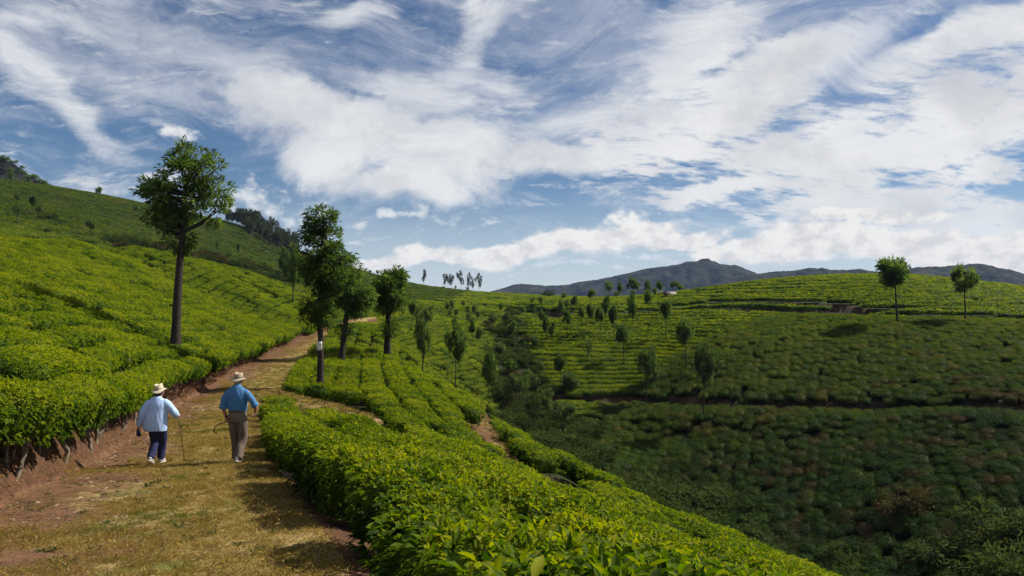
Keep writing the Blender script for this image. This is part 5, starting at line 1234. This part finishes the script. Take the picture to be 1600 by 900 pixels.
# ------------------------------------------------------------------ hut on the crest
def hut():
    x, y, z = hit(1047, 467, 0.2)
    M['hutwall'] = simple('red_brown_wall', (0.16, 0.055, 0.035), 0.9, 0.2, 3); M['tin'] = simple('weathered_tin', (0.17, 0.135, 0.125), 0.6, 0.25, 2); M['void'] = simple('dark_interior', (0.015, 0.012, 0.010), 0.9, 0.2, 2); M['post'] = simple('pale_post', (0.55, 0.5, 0.46), 0.8, 0.1, 4)
    def box(x0, x1, y0, y1, z0, z1):
        V = np.array([(a, b, c) for c in (z0, z1) for b in (y0, y1) for a in (x0, x1)], float)
        return V, np.array([(0, 2, 3), (0, 3, 1), (4, 5, 7), (4, 7, 6), (0, 1, 5), (0, 5, 4), (2, 6, 7), (2, 7, 3), (0, 4, 6), (0, 6, 2), (1, 3, 7), (1, 7, 5)]), np.zeros(8)
    h = root('hut', (x, y, z), 'small red-brown hut with a pale tin roof among the trees on the crest', 'hut', None, (0, 0, 0.25), (0.66, 0.66, 0.72))
    V, T, _l = join([box(-1.8, -1.5, -1.2, 1.6, 0, 2.0), box(1.5, 1.8, -1.2, 1.6, 0, 2.0), box(-1.5, 1.5, 1.35, 1.6, 0, 2.0), box(-1.5, 0.0, -1.2, -0.95, 0, 2.0), box(0.75, 1.5, -1.2, -0.95, 0, 2.0)]); obj('wall', mesh('wall', V, T, M['hutwall']), h)
    V = np.array([(-2.2, -2.3, 1.75), (2.2, -2.3, 1.75), (2.2, 0.2, 2.75), (-2.2, 0.2, 2.75), (-2.2, 2.0, 2.05), (2.2, 2.0, 2.05)]); V = np.concatenate([V, V+[0, 0, 0.09]])
    T = np.array([(0, 1, 2, 3), (3, 2, 5, 4), (6, 9, 8, 7), (9, 10, 11, 8), (0, 6, 7, 1), (4, 5, 11, 10), (0, 3, 9, 6), (3, 4, 10, 9), (1, 7, 8, 2), (2, 8, 11, 5)]); obj('roof', mesh('roof', V, T, M['tin']), h)
    V, T, _l = box(0.0, 0.75, -1.12, -1.02, 0, 1.9); obj('dark_doorway', mesh('dark_doorway', V, T, M['void']), h)  # dark panel in the doorway; the unlit interior is put in as colour
    for px in (-1.9, -0.6, 0.7, 1.9):
        V, T, _l = box(px-0.06, px+0.06, -2.12, -2.0, 0, 1.85); obj('post', mesh('post', V, T, M['post']), h)
hut()

# ------------------------------------------------------------------ dry grass, litter and weeds on the path
def blades(r, n, L, w, spread, lv0, flat=0.0):
    a = r.uniform(0, 6.28, n); q = np.sqrt(r.uniform(0, 1, n))*spread
    p = np.stack([np.cos(a)*q, np.sin(a)*q, np.full(n, -0.004)], 1)
    b = r.uniform(0, 6.28, n); el = r.uniform(0.35, 1.3, n)*(1-flat)
    d = np.stack([np.cos(b)*np.cos(el), np.sin(b)*np.cos(el), np.sin(el)], 1)
    ln = L*r.uniform(0.5, 1.3, n)
    return leaves(p, d, ln, ln*w, np.clip(lv0+r.normal(0, 0.16, n), 0, 1), r, droop=r.uniform(0.0, 0.35, (n, 1)), fold=0.1, simple_=True)
def grass():
    kinds = []
    for k in range(4): V, T, lv = blades(np.random.default_rng(800+k), 56, 0.060, 0.030, 0.13, 0.60); kinds.append(mesh('tuft', V, T, M['grass'], {'lv': lv}))
    for k in range(2): V, T, lv = blades(np.random.default_rng(820+k), 56, 0.055, 0.036, 0.12, 0.10); kinds.append(mesh('tuft_green', V, T, M['grass'], {'lv': lv}))
    lit = simple('dead_leaf', (0.13, 0.075, 0.045), 0.9, 0.5, 3); lit2 = simple('pale_dead_leaf', (0.36, 0.27, 0.17), 0.9, 0.4, 3)
    for k in range(2): V, T, lv = blades(np.random.default_rng(840+k), 7, 0.07, 0.45, 0.20, 0.5, 0.85); kinds.append(mesh('litter', V, T, lit if k == 0 else lit2, {'lv': lv}))
    for k in range(2): V, T, lv = blades(np.random.default_rng(860+k), 26, 0.06, 0.30, 0.08, 0.3); kinds.append(mesh('weed', V, T, M['scrub'], {'lv': lv}))
    r = np.random.default_rng(81); P, E, S, K, Tn = [], [], [], [], []
    D = PATH.D[(PATH.D[:, 1] > 4.5) & (PATH.D[:, 1] < 92)]; Nrm = PATH.T[(PATH.D[:, 1] > 4.5) & (PATH.D[:, 1] < 92)]
    n = 80000; i = r.integers(0, len(D), n); w_ = np.clip(14/D[i, 1], 0.16, 1); keep = r.uniform(0, 1, n) < w_**1.2; i = i[keep]; n = len(i)
    s = r.uniform(-3.0, 2.05, n); along = r.uniform(-0.2, 0.2, n)
    X = D[i, 0]+Nrm[i, 1]*s+Nrm[i, 0]*along; Y = D[i, 1]-Nrm[i, 0]*s+Nrm[i, 1]*along
    patch = fbm(X, Y, 0.9, 31)+0.7*fbm(X, Y, 2.3, 32); grn = fbm(X, Y, 0.8, 33)+0.5*fbm(X, Y, 2.6, 34)
    Z = ground(X, Y)
    for j in range(n):
        bare = -0.55*s[j]+patch[j]*1.1 > 0.42 or s[j] < -1.95
        u = r.uniform()
        if bare:
            if u < (0.35 if s[j] < -1.7 else 0.6): continue
            k = int(r.choice([6, 7, 8, 9, 0], p=[.62, .1, .04, .03, .21]))
        else:
            if u < 0.45: continue
            k = int(r.integers(0, 4)) if grn[j] < 0.42 else int(r.integers(4, 6))
            if u > 0.975: k = int(r.choice([6, 7, 8, 9]))
        P.append((X[j], Y[j], Z[j]+0.01)); E.append((0, 0, r.uniform(0, 6.28))); g = r.uniform(0.55, 1.2)*(1 if Y[j] < 20 else 1.4)*(0.6 if bare else 1); S.append((g, g, g*r.uniform(0.5, 1.0))); K.append(k); Tn.append(0)
    for tr, n2, hw in ((LOWTOP, 420, 0.75), (BRANCH, 900, 1.1)):
        for q in range(n2):
            i = r.integers(0, len(tr.D)); sgn = r.choice([-1, 1]); s_ = sgn*hw*r.uniform(0, 1)**0.5
            x, y = tr.D[i, 0]+tr.T[i, 1]*s_, tr.D[i, 1]-tr.T[i, 0]*s_; g = r.uniform(0.8, 1.8)
            P.append((x, y, ground_at(x, y)+0.01)); E.append((0, 0, r.uniform(0, 6.28))); S.append((g, g, g*r.uniform(0.6, 1.6))); K.append(int(r.choice([0, 1, 2, 3, 4, 5, 6, 8]))); Tn.append(0)
    # kinds are picked in order of name inside scatter_stuff
    scatter_stuff('dry_grass', np.array(P), np.array(E), np.array(S), np.array(K), np.array(Tn), kinds, 'short dry grass and fallen leaves covering the path')
    print('grass', len(P))
grass()
def fringe():
    """brown dead grass on the red bank along the far part of the path"""
    kinds = []
    for k in range(3): V, T, lv = blades(np.random.default_rng(880+k), 60, 0.26, 0.035, 0.30, 0.35); kinds.append(mesh('dead_tuft', V, T, simple('dead_grass_%d' % k, (0.26-0.04*k, 0.14-0.02*k, 0.075), 0.95, 0.4, 3), {'lv': lv}))
    r = np.random.default_rng(83); P, E, S, K, Tn = [], [], [], [], []
    m = (PATH.D[:, 1] > 7) & (PATH.D[:, 1] < 110); D = PATH.D[m]; Nr = PATH.T[m]
    for q in range(1500):
        i = r.integers(0, len(D)); y = D[i, 1]
        if y < 26: continue
        s = -r.uniform(1.85, 2.75) if y < 85 or r.uniform() < .5 else r.uniform(1.8, 2.6)
        x, yy = D[i, 0]+Nr[i, 1]*s, D[i, 1]-Nr[i, 0]*s
        P.append((x, yy, ground_at(x, yy))); g = r.uniform(0.5, 1.1)*(0.6 if y < 30 else 1.0); E.append((0, 0, r.uniform(0, 6.28))); S.append((g, g, g)); K.append(int(r.integers(0, 3))); Tn.append(0)
    scatter_stuff('dead_grass', np.array(P), np.array(E), np.array(S), np.array(K), np.array(Tn), kinds, 'brown dead grass on the earth bank beside the path')
fringe()

# ------------------------------------------------------------------ haze
def build_haze():
    x0, x1, y0, y1, z0, z1 = -2600, 3200, -60, 3100, -130, 170
    V = [(x, y, z) for z in (z0, z1) for y in (y0, y1) for x in (x0, x1)]
    Fc = [(0, 2, 3, 1), (4, 5, 7, 6), (0, 1, 5, 4), (2, 6, 7, 3), (0, 4, 6, 2), (1, 3, 7, 5)]
    m = bpy.data.materials.new('haze'); m.use_nodes = True; n = m.node_tree.nodes; n.clear()
    o_ = n.new('ShaderNodeOutputMaterial'); pv = n.new('ShaderNodeVolumePrincipled')
    pv.inputs['Color'].default_value = (0.36, 0.56, 1.0, 1); pv.inputs['Density'].default_value = 0.00005; pv.inputs['Anisotropy'].default_value = 0.0
    m.node_tree.links.new(pv.outputs[0], o_.inputs['Volume'])
    tag(obj('haze', mesh('haze', V, Fc, m)), kind='stuff')
build_haze()
